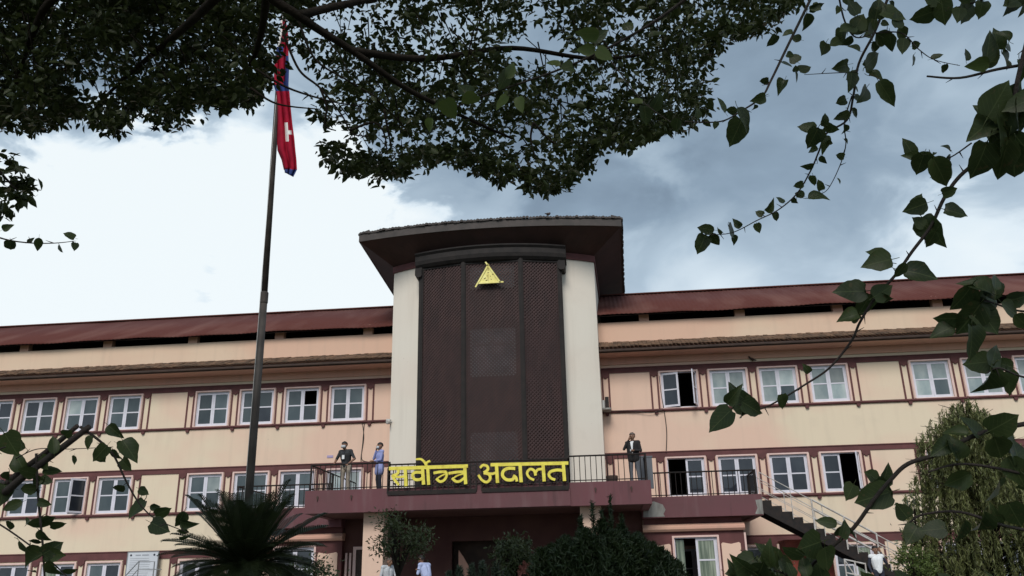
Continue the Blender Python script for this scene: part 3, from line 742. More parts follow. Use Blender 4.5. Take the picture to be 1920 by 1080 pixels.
# ------------------------------------------------------------------ court sign (traced strokes, extruded)
SY = 26.86
def sg(zx, zy): p = aty(700+zx/5.053, 840+zy/5.053, SY); return (p.x, p.z)
def stroke(mb, pts, wpx, y0, y1, taper=(1, 1), smooth=True):
    P = [sg(*q) for q in pts]
    P = [(v.x, v.y) for v in bez([(a, b, 0) for a, b in P], 7)] if smooth and len(P) > 2 else P
    w = wpx/5.053/ (F/ (SY*1.02)) / 2 * 1.0
    n_ = len(P); Lf = []; Rt = []
    for i, q in enumerate(P):
        a = Vector(P[max(i-1, 0)]); b = Vector(P[min(i+1, n_-1)]); d = (b-a).normalized(); nn = Vector((-d.y, d.x))
        f_ = taper[0] + (taper[1]-taper[0])*i/(n_-1); q = Vector(q)
        Lf.append(q+nn*w*f_); Rt.append(q-nn*w*f_)
    vs_ = []; 
    for y in (y0, y1):
        vs_ += [(q.x, y, q.y) for q in Lf] + [(q.x, y, q.y) for q in Rt]
    fs = []
    for i in range(n_-1):
        fs += [(i, i+1, n_+i+1, n_+i), (2*n_+i+1, 2*n_+i, 3*n_+i, 3*n_+i+1), (i+1, i, 2*n_+i, 2*n_+i+1), (n_+i, n_+i+1, 3*n_+i+1, 3*n_+i)]
    fs += [(0, n_, 3*n_, 2*n_), (n_-1, 2*n_+n_-1, 3*n_+n_-1, n_+n_-1)]
    mb.add(vs_, fs)
S = empty('court_sign', (-3.85, SY, 4.55)); tag(S, 'yellow Devanagari letters on a dark open grid along the balcony front', 'sign')
def spart(mb, name, mt): o = mb.build(name, mt); o.parent = S; o.matrix_parent_inverse = Matrix.Translation(-S.location); return o
LET = [
 ('headline', [([(150, 196), (520, 184), (897, 172)], 32, (1, 1))]),
 ('letter', [([(226, 196), (240, 224), (222, 250), (184, 260)], 24, (1, 1)), ([(180, 256), (202, 300), (244, 352)], 26, (1, .8)), ([(205, 272), (250, 276), (305, 268)], 20, (1, 1)), ([(302, 186), (307, 270), (312, 362)], 30, (1, 1))]),
 ('letter', [([(462, 232), (400, 232), (372, 258), (392, 296), (440, 300), (474, 280)], 26, (1, 1)), ([(466, 182), (472, 260), (478, 348)], 30, (1, 1))]),
 ('letter', [([(516, 182), (521, 260), (526, 350)], 28, (1, 1)), ([(508, 182), (490, 140), (455, 108), (405, 108)], 24, (1, .7)), ([(500, 168), (512, 136), (540, 124)], 20, (.8, 1))]),
 ('letter', [([(572, 238), (630, 228), (692, 226)], 24, (1, 1)), ([(690, 226), (696, 262), (676, 302), (636, 320), (598, 292)], 24, (.9, 1)), ([(596, 300), (640, 268), (690, 244)], 16, (.7, .8))]),
 ('letter', [([(714, 242), (790, 230), (860, 226)], 24, (1, 1)), ([(862, 286), (820, 316), (780, 316), (748, 286)], 24, (.9, 1)), ([(748, 296), (800, 262), (860, 244)], 16, (.7, .8)), ([(868, 176), (872, 260), (877, 344)], 30, (1, 1))]),
 ('headline', [([(1112, 160), (1480, 152), (1848, 144)], 30, (1, 1))]),
 ('letter', [([(1012, 190), (1040, 164), (1078, 172), (1086, 206), (1048, 236)], 26, (.8, 1)), ([(1048, 236), (1098, 252), (1108, 292), (1076, 324), (1032, 306), (996, 256)], 27, (1, .8)), ([(1084, 240), (1130, 246), (1172, 230)], 22, (1, 1)), ([(1168, 162), (1173, 246), (1178, 332)], 30, (1, 1))]),
 ('letter', [([(1345, 196), (1278, 194), (1232, 222), (1228, 268), (1268, 302), (1322, 298), (1340, 262)], 28, (1, 1)), ([(1326, 262), (1352, 280), (1362, 318)], 24, (1, 1))]),
 ('letter', [([(1391, 156), (1396, 240), (1402, 326)], 30, (1, 1))]),
 ('letter', [([(1524, 304), (1478, 280), (1458, 236), (1486, 202), (1524, 216), (1540, 262)], 25, (.8, 1)), ([(1536, 240), (1560, 206), (1608, 202)], 22, (1, 1)), ([(1608, 154), (1614, 236), (1620, 318)], 30, (1, 1))]),
 ('letter', [([(1808, 216), (1740, 210), (1680, 226), (1664, 256), (1686, 288), (1724, 302)], 27, (1, .8)), ([(1800, 150), (1806, 230), (1812, 314)], 30, (1, 1))]),
]
for k, (nm, sts) in enumerate(LET):
    mb = MB()
    for q, (pts, wpx, tp) in enumerate(sts): stroke(mb, pts, wpx, SY - 0.035 - 0.003*q - 0.0011*k, SY + 0.03 + 0.002*q + 0.0011*k, tp)
    spart(mb, nm, 'yellow')
fr = MB(); a = aty(732, 925, SY); b_ = aty(1064, 866, SY); zlo, zhi = 4.58, 5.36
for xa, xb in ((-6.72, -3.90), (-3.72, -1.02)):
    for x in (xa, xb): fr.box(x-0.022, x+0.022, SY+0.045, SY+0.09, zlo, zhi)
    for z in (zlo, zlo+0.20, zlo+0.40, zlo+0.60, zhi): fr.box(xa, xb, SY+0.048, SY+0.075, z-0.016, z+0.016)
    k = int((xb-xa)/0.17)
    for i in range(1, k): x = xa+(xb-xa)*i/k; fr.box(x-0.012, x+0.012, SY+0.05, SY+0.073, zlo, zhi)
    fr.box(xa, xb, SY+0.046, SY+0.078, zlo-0.06, zlo+0.07)
    for x in (xa+0.2, xb-0.2): fr.box(x-0.02, x+0.02, SY+0.079, 27.13, zlo+0.28, zlo+0.32)
spart(fr, 'grid_frame', 'metal_black')

# emblem on the lattice
EYP = 29.98
def em(zx, zy): p = aty(860+zx/10.8, 460+zy/10.8, EYP-0.05); return (p.x, p.z)
E_ = empty('court_emblem', (-3.85, EYP, 12.4)); tag(E_, 'gold triangular court emblem high on the dark lattice screen', 'emblem')
def epart(mb, name, mt): o = mb.build(name, mt); o.parent = E_; o.matrix_parent_inverse = Matrix.Translation(-E_.location); return o
pl = MB(); pl.prism([em(590, 425), em(405, 790), em(850, 762)][::-1], EYP-0.10, EYP-0.04); epart(pl, 'plate', 'yellow_edge')
def ebar(p, q, w):
    a = Vector(em(*p)); b = Vector(em(*q)); d = (b-a).normalized(); nn = Vector((-d.y, d.x))*w
    mb = MB(); mb.prism([tuple(a+nn), tuple(b+nn), tuple(b-nn), tuple(a-nn)], EYP-0.135, EYP-0.1005); return mb
for p, q in (((610, 395), (345, 860)), ((548, 352), (850, 765)), ((395, 782), (912, 752))): epart(ebar(p, q, 0.028), 'edge_bar', 'yellow_edge')
mk = MB()
for p, q, w in (((602, 480), (600, 520), 0.012), ((585, 566), (618, 562), 0.010), ((515, 690), (552, 668), 0.013), ((552, 728), (585, 708), 0.012), ((640, 628), (650, 640), 0.010), ((572, 630), (592, 628), 0.008), ((686, 592), (698, 606), 0.012), ((600, 600), (601, 740), 0.005), ((655, 690), (670, 705), 0.008)):
    a = Vector(em(*p)); b = Vector(em(*q)); d = (b-a).normalized(); nn = Vector((-d.y, d.x))*w
    mk.prism([tuple(a+nn), tuple(b+nn), tuple(b-nn), tuple(a-nn)], EYP-0.112, EYP-0.1006)
epart(mk, 'scales_motif', 'brown_mark')['kind'] = 'stuff'
hk = MB(); hk.tube([(em(560, 420)[0], EYP-0.02, em(0, 420)[1]), (em(560, 420)[0], EYP+0.2, em(0, 420)[1])], 0.02, 6); hk.tube([(-3.85, EYP-0.06, 12.6), (-3.85, EYP+0.1, 12.6)], 0.04, 6); epart(hk, 'mount', 'metal_black')

# ------------------------------------------------------------------ outside staircase
ST = empty('outside_staircase', (5.25, 29.7, TZ)); tag(ST, 'black steel staircase with white rails descending from the side balcony', 'staircase')
def stpart(mb, name, mt): o = mb.build(name, mt); o.parent = ST; o.matrix_parent_inverse = Matrix.Translation(-ST.location); return o
sx0, sz0, nst = 5.24, 4.28, 17; tr_, ri = 0.315, (4.28-TZ)/17
for k in range(nst):
    x = sx0+tr_*k; z = sz0-ri*(k+1) if k < nst else TZ
    q = MB(); q.prism([(x, z+ri), (x+tr_-0.001, z+ri), (x+tr_-0.001, z), (x+tr_-0.001, z-0.12), (x, z+ri-0.12-ri*0.2)], 29.72, 30.70); stpart(q, 'step', 'metal_black')
for y in (29.64, 30.72):
    q = MB(); q.add([(sx0-0.1, y, sz0-0.10), (sx0-0.1, y, sz0-0.34), (sx0+tr_*nst, y, TZ-0.2), (sx0+tr_*nst+0.1, y, TZ-0.05),
                     (sx0-0.1, y+0.06, sz0-0.10), (sx0-0.1, y+0.06, sz0-0.34), (sx0+tr_*nst, y+0.06, TZ-0.2), (sx0+tr_*nst+0.1, y+0.06, TZ-0.05)],
                    [(0, 1, 2, 3), (7, 6, 5, 4), (0, 3, 7, 4), (1, 0, 4, 5), (2, 1, 5, 6), (3, 2, 6, 7)]); stpart(q, 'stringer', 'metal_black')
sl = -ri/tr_
for y in (29.67, 30.75):
    q = MB()
    for h in (0.32, 0.60, 0.92): q.tube([(sx0, y, sz0+h), (sx0+tr_*nst, y, sz0+h+sl*tr_*nst)], 0.011 if h < 0.9 else 0.015, 6)
    for k in range(0, nst+1, 3): x = sx0+tr_*k; q.tube([(x, y, sz0+sl*tr_*k-0.05), (x, y, sz0+sl*tr_*k+0.92)], 0.013, 6)
    stpart(q, 'handrail', 'metal_white')
    if y < 30:
        q = MB(); k0 = 5
        for h in (0.34, 0.62, 0.93): q.tube([(sx0+tr_*k0, y-0.05, sz0+h+sl*tr_*k0), (sx0+tr_*11, y-0.05, sz0+h+sl*tr_*11)], 0.026, 6)
        for k in (5, 8, 11): x = sx0+tr_*k; q.tube([(x, y-0.05, sz0+sl*tr_*k-0.1), (x, y-0.05, sz0+sl*tr_*k+0.95)], 0.026, 6)
        stpart(q, 'lower_handrail', 'metal_white')
# red steel store box under the stairs, white guard rail at the foot
q = MB(); q.box(6.05, 7.55, 30.85, 31.9, TZ, 3.0); q.box(6.02, 7.58, 30.82, 31.93, 3.0, 3.06); q.box(6.79, 6.81, 30.835, 30.849, TZ+0.05, 2.95); q.box(6.86, 6.90, 30.80, 30.849, 2.0, 2.15)
tag(q.build('steel_cabinet', 'rust'), 'red painted steel cabinet under the outside staircase', 'cabinet')
gr = MB()
for h in (0.35, 0.75, 1.15): gr.tube([(7.50, 29.25, TZ+h+0.15), (8.12, 29.25, TZ+h)], 0.024, 6)
for x in (7.50, 7.81, 8.12): gr.tube([(x, 29.25, TZ), (x, 29.25, TZ+1.32-(x-7.5)*0.22)], 0.024, 6)
gr.tube([(7.50, 29.25, TZ+1.3), (8.12, 29.25, TZ+0.1)], 0.02, 6)
tag(gr.build('guard_rail', 'metal_white'), 'white pipe guard rail at the foot of the staircase', 'railing')

# ------------------------------------------------------------------ notice board and its rail
a = aty(241, 1036, D-0.25); b_ = aty(297, 1034, D-0.25)
nb = empty('notice_board', (a.x, D-0.25, TZ)); tag(nb, 'white notice board with faint printed lines beside ground floor window', 'board')
def nbpart(mb, name, mt): o = mb.build(name, mt); o.parent = nb; o.matrix_parent_inverse = Matrix.Translation(-nb.location); return o
yb = D-0.25; bx0, bx1, bz1 = a.x, b_.x, a.z
q = MB(); q.box(bx0, bx1, yb, yb+0.03, 1.6, bz1); nbpart(q, 'panel', 'board')
q = MB(); q.box(bx0-0.03, bx0, yb-0.01, yb+0.05, TZ, bz1+0.03); q.box(bx1, bx1+0.03, yb-0.01, yb+0.05, TZ, bz1+0.03); q.box(bx0, bx1, yb-0.01, yb+0.05, bz1, bz1+0.03); nbpart(q, 'frame', 'metal_grey')
q = MB(); w_ = bx1-bx0
for x0, x1 in ((0.25, 0.43), (0.47, 0.70)): q.box(bx0+w_*x0, bx0+w_*x1, yb-0.004, yb-0.001, bz1-0.13, bz1-0.085)
for r_ in range(1, 16): q.box(bx0+w_*0.08, bx0+w_*(0.55+0.35*random.random()), yb-0.004, yb-0.001, bz1-0.16-0.075*r_, bz1-0.145-0.075*r_)
nbpart(q, 'print', 'print_grey')
for f_ in (0.10, 0.88):
    q = MB(); q.tube([(bx0+w_*f_, yb-0.005, bz1-0.105), (bx0+w_*f_, yb-0.001, bz1-0.105)], 0.04, 10); nbpart(q, 'roundel', 'navy')
q = MB(); yy = D-1.2
def wp(px, py, Y=yy): v = aty(px, py, Y); return (v.x, v.y, v.z)
A_, Bp, C_ = wp(236, 1079), wp(261, 1052), wp(290, 1053)
q.tube([(A_[0]-0.7, yy, A_[2]-0.9), A_, Bp, C_, (C_[0], yy, TZ)], 0.022, 6); q.tube([(Bp[0], yy, TZ), Bp], 0.02, 6)
q.tube([(Bp[0], yy, Bp[2]-0.28), (C_[0]+0.3, yy, C_[2]-0.28)], 0.016, 6); q.tube([(A_[0]-0.7, yy, A_[2]-1.18), (Bp[0], yy, Bp[2]-0.28)], 0.016, 6); q.tube([(A_[0]-0.7, yy, A_[2]-0.9), (A_[0]-0.7, yy, TZ)], 0.02, 6)
tag(q.build('step_rail', 'metal_grey'), 'thin grey pipe handrail in front of the notice board', 'railing')

# ------------------------------------------------------------------ flagpole and flag
px_, py_ = -6.72, 16.0
fp = empty('flagpole', (px_, py_, 0)); tag(fp, 'tall dark steel flagpole rising from the sago palm', 'flagpole')
q = MB(); q.tube([(px_+0.05, py_, 0.0), (px_+0.03, py_, 5.0), (px_+0.02, py_, 7.4)], [0.082, 0.076, 0.071], 14); q.tube([(px_+0.02, py_, 7.4), (px_-0.05, py_, 12.0), (px_-0.08, py_, 14.75)], [0.064, 0.058, 0.050], 14)
o = q.build('pole', 'pole', smooth=True); o.parent = fp; o.matrix_parent_inverse = Matrix.Translation(-fp.location)
q = MB(); q.tube([(px_+0.02, py_, 7.28), (px_+0.02, py_, 7.30), (px_+0.02, py_, 7.52), (px_+0.02, py_, 7.54)], [0.071, 0.082, 0.082, 0.06], 14); o = q.build('collar', 'pole'); o.parent = fp; o.matrix_parent_inverse = Matrix.Translation(-fp.location)
q = MB(); q.tube([(px_+0.0, py_-0.09, 1.2), (px_-0.04, py_-0.075, 10.0), (px_-0.06, py_-0.06, 14.6)], 0.006, 4); o = q.build('halyard', 'plastic'); o.parent = fp; o.matrix_parent_inverse = Matrix.Translation(-fp.location)
q = MB(); q.box(px_-0.45, px_+0.45, py_-0.45, py_+0.45, 0, 0.4); o = q.build('plinth', 'concrete'); o.parent = fp; o.matrix_parent_inverse = Matrix.Translation(-fp.location)
# limp flag: rows of (photo y, left edge, right edge), folded in depth
rows = [(34, 527, 535), (60, 526, 540), (88, 520, 541), (105, 517, 541), (130, 515, 542), (160, 514, 541), (175, 519, 543), (200, 521, 545), (230, 521, 548), (260, 520, 552), (282, 521, 554), (300, 529, 556), (318, 533, 557), (332, 535, 550)]
NS = 16; fl = MB()
rows_i = []
for k in range(len(rows)-1):
    for j in range(4):
        f_ = j/4; rows_i.append(tuple(rows[k][c]*(1-f_)+rows[k+1][c]*f_ for c in range(3)))
rows_i.append(rows[-1])
for k, (yy_, l_, r_) in enumerate(rows_i):
    for i in range(NS+1):
        f_ = i/NS; y = py_ - 0.02 - 0.16*abs(math.sin(math.pi*(f_*2.2+0.2*math.sin(k*0.12)+0.15))) - 0.10*f_
        p = aty(l_+(r_-l_)*f_, yy_ + (0 if k < len(rows_i)-4 else -10*(1-f_)*0.8), y); fl.v.append(tuple(p))
for k in range(len(rows_i)-1):
    yy_ = rows_i[k][0]
    for i in range(NS):
        f_ = (i+0.5)/NS; o = k*(NS+1)+i; fl.f.append((o, o+1, o+NS+2, o+NS+1))
        mi = 0
        if yy_ < 84: mi = 0 if f_ > 0.35 else 2
        elif yy_ < 104: mi = 1 if f_ < 0.55 else 0
        elif yy_ < 156: mi = 1 if f_ > 0.72 + (130-yy_)*0.004 else 0
        elif yy_ < 170: mi = 1
        elif yy_ > 314: mi = 1
        if 229 < yy_ < 262 and 0.48 < f_ < (0.86 if 240 < yy_ < 252 else 0.66): mi = 2
        fl.mi.append(mi)
o = fl.build('flag', ['flag_red', 'flag_blue', 'flag_white'], smooth=True)
mo = o.modifiers.new('cloth', 'SOLIDIFY'); mo.thickness = 0.012
tag(o, 'limp crimson flag with blue border and white emblem hanging on the flagpole', 'flag')

# ------------------------------------------------------------------ foliage helpers
def leaf_cloud(name, C, N_, T, Ls, Ws, mt, parent, fold=0.25, stuff=True):
    """one mesh of many small pointed leaves: centres C, normals N_, tip directions T, lengths, widths (numpy arrays)"""
    n = len(C)
    T = T - N_*(T*N_).sum(1, keepdims=True); T /= np.linalg.norm(T, axis=1, keepdims=True)+1e-9
    S_ = np.cross(N_, T)
    prof = np.array([(0, 0, 0), (0.30, 0.5, 1), (0.62, 0.42, 1), (1.0, 0, 0.2), (0.62, -0.42, 1), (0.30, -0.5, 1)])
    V = (C[:, None, :] + T[:, None, :]*(prof[None, :, 0, None]-0.5)*Ls[:, None, None] + S_[:, None, :]*prof[None, :, 1, None]*Ws[:, None, None]
         + N_[:, None, :]*(prof[None, :, 2, None]*fold*Ws[:, None, None]))
    me = bpy.data.meshes.new(name); me.vertices.add(n*6); me.vertices.foreach_set('co', V.reshape(-1).astype(np.float32))
    quads = np.array([(0, 1, 2, 3), (0, 3, 4, 5)])
    idx = (np.arange(n)[:, None, None]*6 + quads[None]).reshape(-1)
    me.loops.add(len(idx)); me.loops.foreach_set('vertex_index', idx.astype(np.int32))
    me.polygons.add(n*2); me.polygons.foreach_set('loop_start', np.arange(0, n*8, 4, dtype=np.int32))
    me.materials.append(M[mt]); me.update(calc_edges=True); me.validate()
    o = link(name, me, parent)
    if stuff: o['kind'] = 'stuff'
    return o
def unit(v): return v/(np.linalg.norm(v, axis=1, keepdims=True)+1e-9)
def rand_dirs(n): return unit(rng.normal(size=(n, 3)))

# ------------------------------------------------------------------ big shade tree whose crown hangs over the view
TREE = empty('shade_tree', (-4.2, -0.5, 0)); tag(TREE, 'dense dark shade tree whose small leaved branches hang across the sky', 'tree')
def tpart(mb, name, mt='bark', smooth=True):
    o = mb.build(name, mt, smooth=smooth); o.parent = TREE; o.matrix_parent_inverse = Matrix.Translation(-TREE.location); return o
trunk_path = bez([(-4.2, -0.5, -0.2), (-4.25, -0.4, 1.6), (-4.1, -0.2, 3.2), (-4.0, 0.4, 4.8), (-3.9, 1.2, 6.2)], 6)
tpart(MB().tube(trunk_path, [0.42 - 0.24*i/(len(trunk_path)-1) for i in range(len(trunk_path))], 12), 'trunk')
def limb(pts, r0, r1, name='limb', n=7):
    p = bez(pts, 7); k = len(p); return tpart(MB().tube(p, [r0+(r1-r0)*i/(k-1) for i in range(k)], n), name)
T0 = Vector((-3.9, 1.2, 6.2))
def P(px, py, d): return atd(px, py, d)
limb([T0, (-3.7, 4.0, 7.7), P(455, -60, 7.6), P(560, 30, 7.9), P(660, 95, 8.2), P(760, 165, 8.5), P(860, 215, 9.2), P(960, 260, 10.0)], 0.062, 0.014)
limb([P(660, 95, 8.2), P(800, 110, 8.8), P(960, 90, 10.0), P(1120, 110, 10.5), P(1260, 90, 11.0), P(1400, 40, 11.2)], 0.04, 0.012)
limb([P(560, 30, 7.9), P(640, 10, 8.4), P(800, -20, 9.8), P(1000, -40, 10.4), P(1250, -30, 11.0)], 0.045, 0.015)
limb([P(455, -60, 7.6), P(380, 20, 8.2), P(300, 90, 9.4), P(230, 150, 10.0), P(180, 200, 10.4)], 0.055, 0.012)
limb([T0, (-5.0, 3.2, 7.4), P(150, -120, 8.2), P(80, 20, 8.8), P(40, 120, 9.4), P(20, 200, 9.8)], 0.08, 0.012)
limb([P(500, -10, 8.3), P(490, 60, 8.8), P(470, 120, 9.2), P(430, 170, 9.6)], 0.045, 0.012)
limb([T0, (-4.2, 2.5, 7.9), (-4.8, 5.2, 9.3), (-4.6, 8.0, 10.6)], 0.13, 0.03)
limb([T0, (-2.6, 3.0, 7.6), (-0.6, 5.5, 8.8), (1.0, 8.0, 9.6)], 0.12, 0.03)
limb([T0, (-5.6, 0.8, 7.4), (-7.4, 2.0, 8.2), (-8.6, 4.0, 8.6)], 0.12, 0.03)
# bare twigs crossing the flag
for tw in ([(530, 60), (560, 130), (600, 165), (640, 215), (660, 250), (690, 255)], [(480, 130), (540, 165), (620, 190), (680, 200)], [(470, 165), (520, 195), (600, 205)],
           [(600, 165), (612, 200), (610, 235), (630, 245)], [(655, 245), (700, 230), (720, 250), (726, 290)], [(560, 40), (590, 110), (650, 150), (720, 190)],
           [(720, 205), (728, 250), (735, 275)], [(1000, 230), (995, 260), (1005, 300)], [(1000, 230), (1030, 262), (1045, 270)]):
    limb([P(x, y, 8.7) for x, y in tw], 0.015, 0.006, 'twig', 5)
low_edge = np.array([(-400, 210), (-100, 228), (0, 232), (40, 240), (100, 234), (140, 210), (165, 205), (190, 246), (225, 240), (250, 196), (300, 234), (340, 226), (365, 196), (440, 205), (475, 186), (500, 160), (511, 40), (546, 30), (560, 90), (585, 140), (605, 170), (612, 300), (650, 320), (700, 334), (760, 330), (800, 312), (850, 300), (900, 328), (950, 345), (1000, 354), (1055, 358), (1090, 330), (1118, 272), (1160, 266), (1200, 270), (1240, 246), (1285, 240), (1322, 180), (1330, 100), (1360, 62), (1385, 78), (1420, 66), (1455, 40), (1500, -8), (1560, -90), (1800, -420)])
def low(x): return np.interp(x, low_edge[:, 0], low_edge[:, 1])
holes = [(528, 95, 24, 80), (175, 165, 60, 34), (560, 150, 50, 60), (700, 100, 20, 16), (760, 40, 16, 22), (940, 40, 18, 24), (820, 20, 14, 20), (960, 110, 14, 16), (1100, 180, 18, 12), (330, 60, 10, 8), (250, 90, 9, 10), (60, 110, 10, 7), (420, 100, 9, 7), (600, 60, 30, 40), (690, 40, 45, 35), (770, 85, 20, 18), (865, 60, 26, 34), (1000, 20, 25, 20), (1015, 60, 40, 40), (845, 135, 18, 14), (640, 140, 26, 22), (1015, 290, 16, 28), (720, 265, 40, 14), (1160, 20, 20, 14), (905, 205, 18, 14), (130, 40, 12, 10), (640, 235, 34, 30), (900, 120, 12, 10), (1230, 130, 14, 12), (1040, 170, 16, 12)]
cent = []
def in_hole(x, y, f=1.0): return any(((x-a)/(p*f))**2 + ((y-b)/(q*f))**2 < 1 for a, b, p, q in holes)
R2 = random.Random(21)
nclump = 0
while nclump < 1650:
    x = R2.uniform(-260, 1560); y = R2.uniform(-330, 360)
    lo = low(x)
    dist = R2.uniform(8.8, 12.6); rpx = 0.26*F/dist*0.8
    if y > lo - rpx*0.62: continue
    if y > -20 and in_hole(x, y, 1.05) and R2.random() < 0.9: continue
    if y < -40 and R2.random() < 0.35: continue
    if x > 520 and R2.random() < 0.55: continue
    cent.append((P(x, y, dist), R2.uniform(0.20, 0.34))); nclump += 1
# along the lower rim, small tufts that give the ragged outline
for x in range(-60, 1500, 9):
    for k in range(2):
        xx = x + R2.uniform(-6, 6); yy = low(xx) + R2.uniform(-34, 3)
        if in_hole(xx, yy, 0.9): continue
        cent.append((P(xx, yy, R2.uniform(8.8, 11.8)), R2.uniform(0.07, 0.16)))
for x, y in ((10, 300), (25, 320), (8, 345), (30, 355), (45, 345), (20, 375), (40, 372), (5, 400), (60, 350), (-15, 330), (-20, 380)):
    cent.append((P(x, y, R2.uniform(6.8, 7.4)), R2.uniform(0.07, 0.11)))
limb([P(-260, 60, 7.6), P(-120, 180, 7.4), P(-20, 300, 7.2), P(35, 360, 7.1)], 0.03, 0.006)
# crown above and behind the picture's upper edge (keeps the rest of the tree whole)
for k in range(520):
    a = R2.uniform(0, 2*math.pi); rr_ = math.sqrt(R2.random())*7.0
    cent.append((Vector((-3.0+rr_*math.cos(a)*1.05, 4.0+rr_*math.sin(a)*0.85, 9.6+R2.uniform(-0.5, 2.6)*(1-rr_/9)+max(0, rr_*math.sin(a))*0.35)), R2.uniform(0.35, 0.6)))
Cs = []; Rs = []
for c, r_ in cent:
    nl = int(14 + 210*(r_**1.6))
    p = rand_dirs(nl)*(rng.random((nl, 1))**0.45)*r_*np.array([1.15, 1.15, 0.8]); Cs.append(p + np.array(c)); Rs.append(p/r_)
Cs = np.concatenate(Cs); Rs = np.concatenate(Rs); nL = len(Cs)
Nn = unit(rand_dirs(nL)*0.8 + np.array([0, 0, 0.7])); Tt = unit(Rs*0.9 + rand_dirs(nL)*0.7 + np.array([0, 0, -0.45]))
Ls = np.where(rng.random(nL) < 0.35, rng.uniform(0.05, 0.08, nL), rng.uniform(0.08, 0.135, nL)); Ws = Ls*rng.uniform(0.42, 0.58, nL)
o = leaf_cloud('crown', Cs, Nn, Tt, Ls, Ws, 'leaf_tree', TREE); o.matrix_parent_inverse = Matrix.Translation(-TREE.location)
# unseen crown part added over and behind the camera to shade the near leaves
bc = []
for k in range(430):
    a = R2.uniform(0, 2*math.pi); rr_ = math.sqrt(R2.random())
    p = Vector((-1.0+8.5*rr_*math.cos(a), -3.2+7.0*rr_*math.sin(a), 7.6+R2.uniform(-0.4, 2.4)*(1.1-rr_)))
    bc.append((p, R2.uniform(0.5, 0.8)))
C2 = np.concatenate([rand_dirs(46)*(rng.random((46, 1))**0.45)*r_ + np.array(c) for c, r_ in bc]); n2_ = len(C2)
L2_ = rng.uniform(0.16, 0.26, n2_)
o = leaf_cloud('crown', C2, unit(rand_dirs(n2_)*0.8 + np.array([0, 0, 0.8])), rand_dirs(n2_), L2_, L2_*0.55, 'leaf_tree', TREE); o.matrix_parent_inverse = Matrix.Translation(-TREE.location)
limb([T0, (-2.4, -0.5, 7.2), (0.4, -2.4, 8.0), (3.2, -4.2, 8.4)], 0.14, 0.04)
limb([T0, (-3.6, -1.4, 7.2), (-3.2, -4.2, 8.2), (-2.0, -7.4, 8.4)], 0.14, 0.04)
limb([T0, (-1.6, 1.4, 7.2), (1.8, 1.2, 8.0), (5.0, 0.4, 8.2)], 0.13, 0.04)
# twigs that carry the clumps
tw = MB()
for c, r_ in cent[:1650:2]:
    c = Vector(c); b0 = c + Vector((R2.uniform(-.5, .2), R2.uniform(-.7, .1), R2.uniform(.2, .7)))
    tw.tube([b0, b0.lerp(c, 0.5) + Vector((0, 0, 0.06)), c], [0.010, 0.007, 0.004], 3, False)
o = tpart(tw, 'twigs'); o['kind'] = 'stuff'

# ------------------------------------------------------------------ climbing plant with large heart shaped leaves, close to the camera
def heart_leaf(mt, curl, seed):
    rd = random.Random(seed)
    out = [[(0.0, 0.0), (0.04, 0.16), (-0.01, 0.28), (0.09, 0.40), (0.28, 0.45), (0.50, 0.40), (0.72, 0.27), (0.87, 0.11), (1.0, 0.0)],
           [(0.0, 0.0), (0.03, 0.10), (0.06, 0.20), (0.16, 0.31), (0.34, 0.37), (0.55, 0.34), (0.75, 0.22), (0.90, 0.08), (1.0, 0.0)]][seed % 2]
    out = [(u, v*rd.uniform(.9, 1.1)) for u, v in out]
    out = [(q.x, max(q.y, 0)) for q in bez([(u, v, 0) for u, v in out], 2)]
    s = MB(); n_ = len(out)
    mid = [(u, 0) for u, v in out]
    def z(u, v): return abs(v)*0.38*curl - 0.25*curl*(u**2) + 0.03*math.sin(u*7+seed)*abs(v)*2
    L_ = [(u, v*rd.uniform(.94, 1.06), z(u, v)) for u, v in out]; Rr = [(u, -v*rd.uniform(.94, 1.06), z(u, v)) for u, v in out]
    Md = [(max(u, 0.015*i) if i < 6 else u, 0, z(u, 0)) for i, (u, v) in enumerate(out)]
    s.v = L_ + Rr + Md
    for i in range(n_-1):
        s.f += [(2*n_+i, 2*n_+i+1, i+1, i), (n_+i, n_+i+1, 2*n_+i+1, 2*n_+i)]
    s.mi = [0]*len(s.f)
    s.cur = 0; s.tube([(-0.24, 0, 0.10), (-0.1, 0, 0.03), (0.06, 0, 0.0)], 0.014, 4)
    t_ = s.build('tmp', mt, smooth=True); me = t_.data; bpy.data.objects.remove(t_); return me
HL = {mt: [heart_leaf(mt, c, k) for k, c in enumerate((0.5, 0.9, 0.25, 1.3, 0.7, 1.7))] for mt in ('leaf_vine', 'leaf_vine_pale')}
RL = random.Random(17)
def put_leaf(parent, px, py, size, ang, dist, mt='leaf_vine', tilt=None):
    """size: leaf length in photo pixels at that depth, ang: direction of the tip in the picture (degrees, 0 = right, 90 = up)"""
    L_ = min(size, 84)*dist/F*RL.uniform(0.78, 1.04)
    base = P(px, py, dist) + fwd*RL.uniform(-0.04, 0.04)
    t = right*math.cos(R(ang)) + up*math.sin(R(ang)); nrm = -fwd
    t = (t + fwd*RL.uniform(-0.6, 0.6)).normalized()
    nrm = (nrm + right*RL.uniform(-0.95, 0.95) + up*RL.uniform(-0.95, 0.95)); nrm = (nrm - t*nrm.dot(t)).normalized()
    s_ = nrm.cross(t)
    m_ = Matrix((t*L_, s_*L_*RL.uniform(0.74, 1.0), nrm*L_*RL.uniform(0.5, 1.6))).transposed().to_4x4(); m_.translation = base - t*L_*0.5
    o = bpy.data.objects.new('leaf', RL.choice(HL[mt])); COL.objects.link(o); o.parent = parent
    o.matrix_parent_inverse = parent.matrix_world.inverted() if False else Matrix.Translation(-parent.location)
    o.matrix_basis = m_; return o
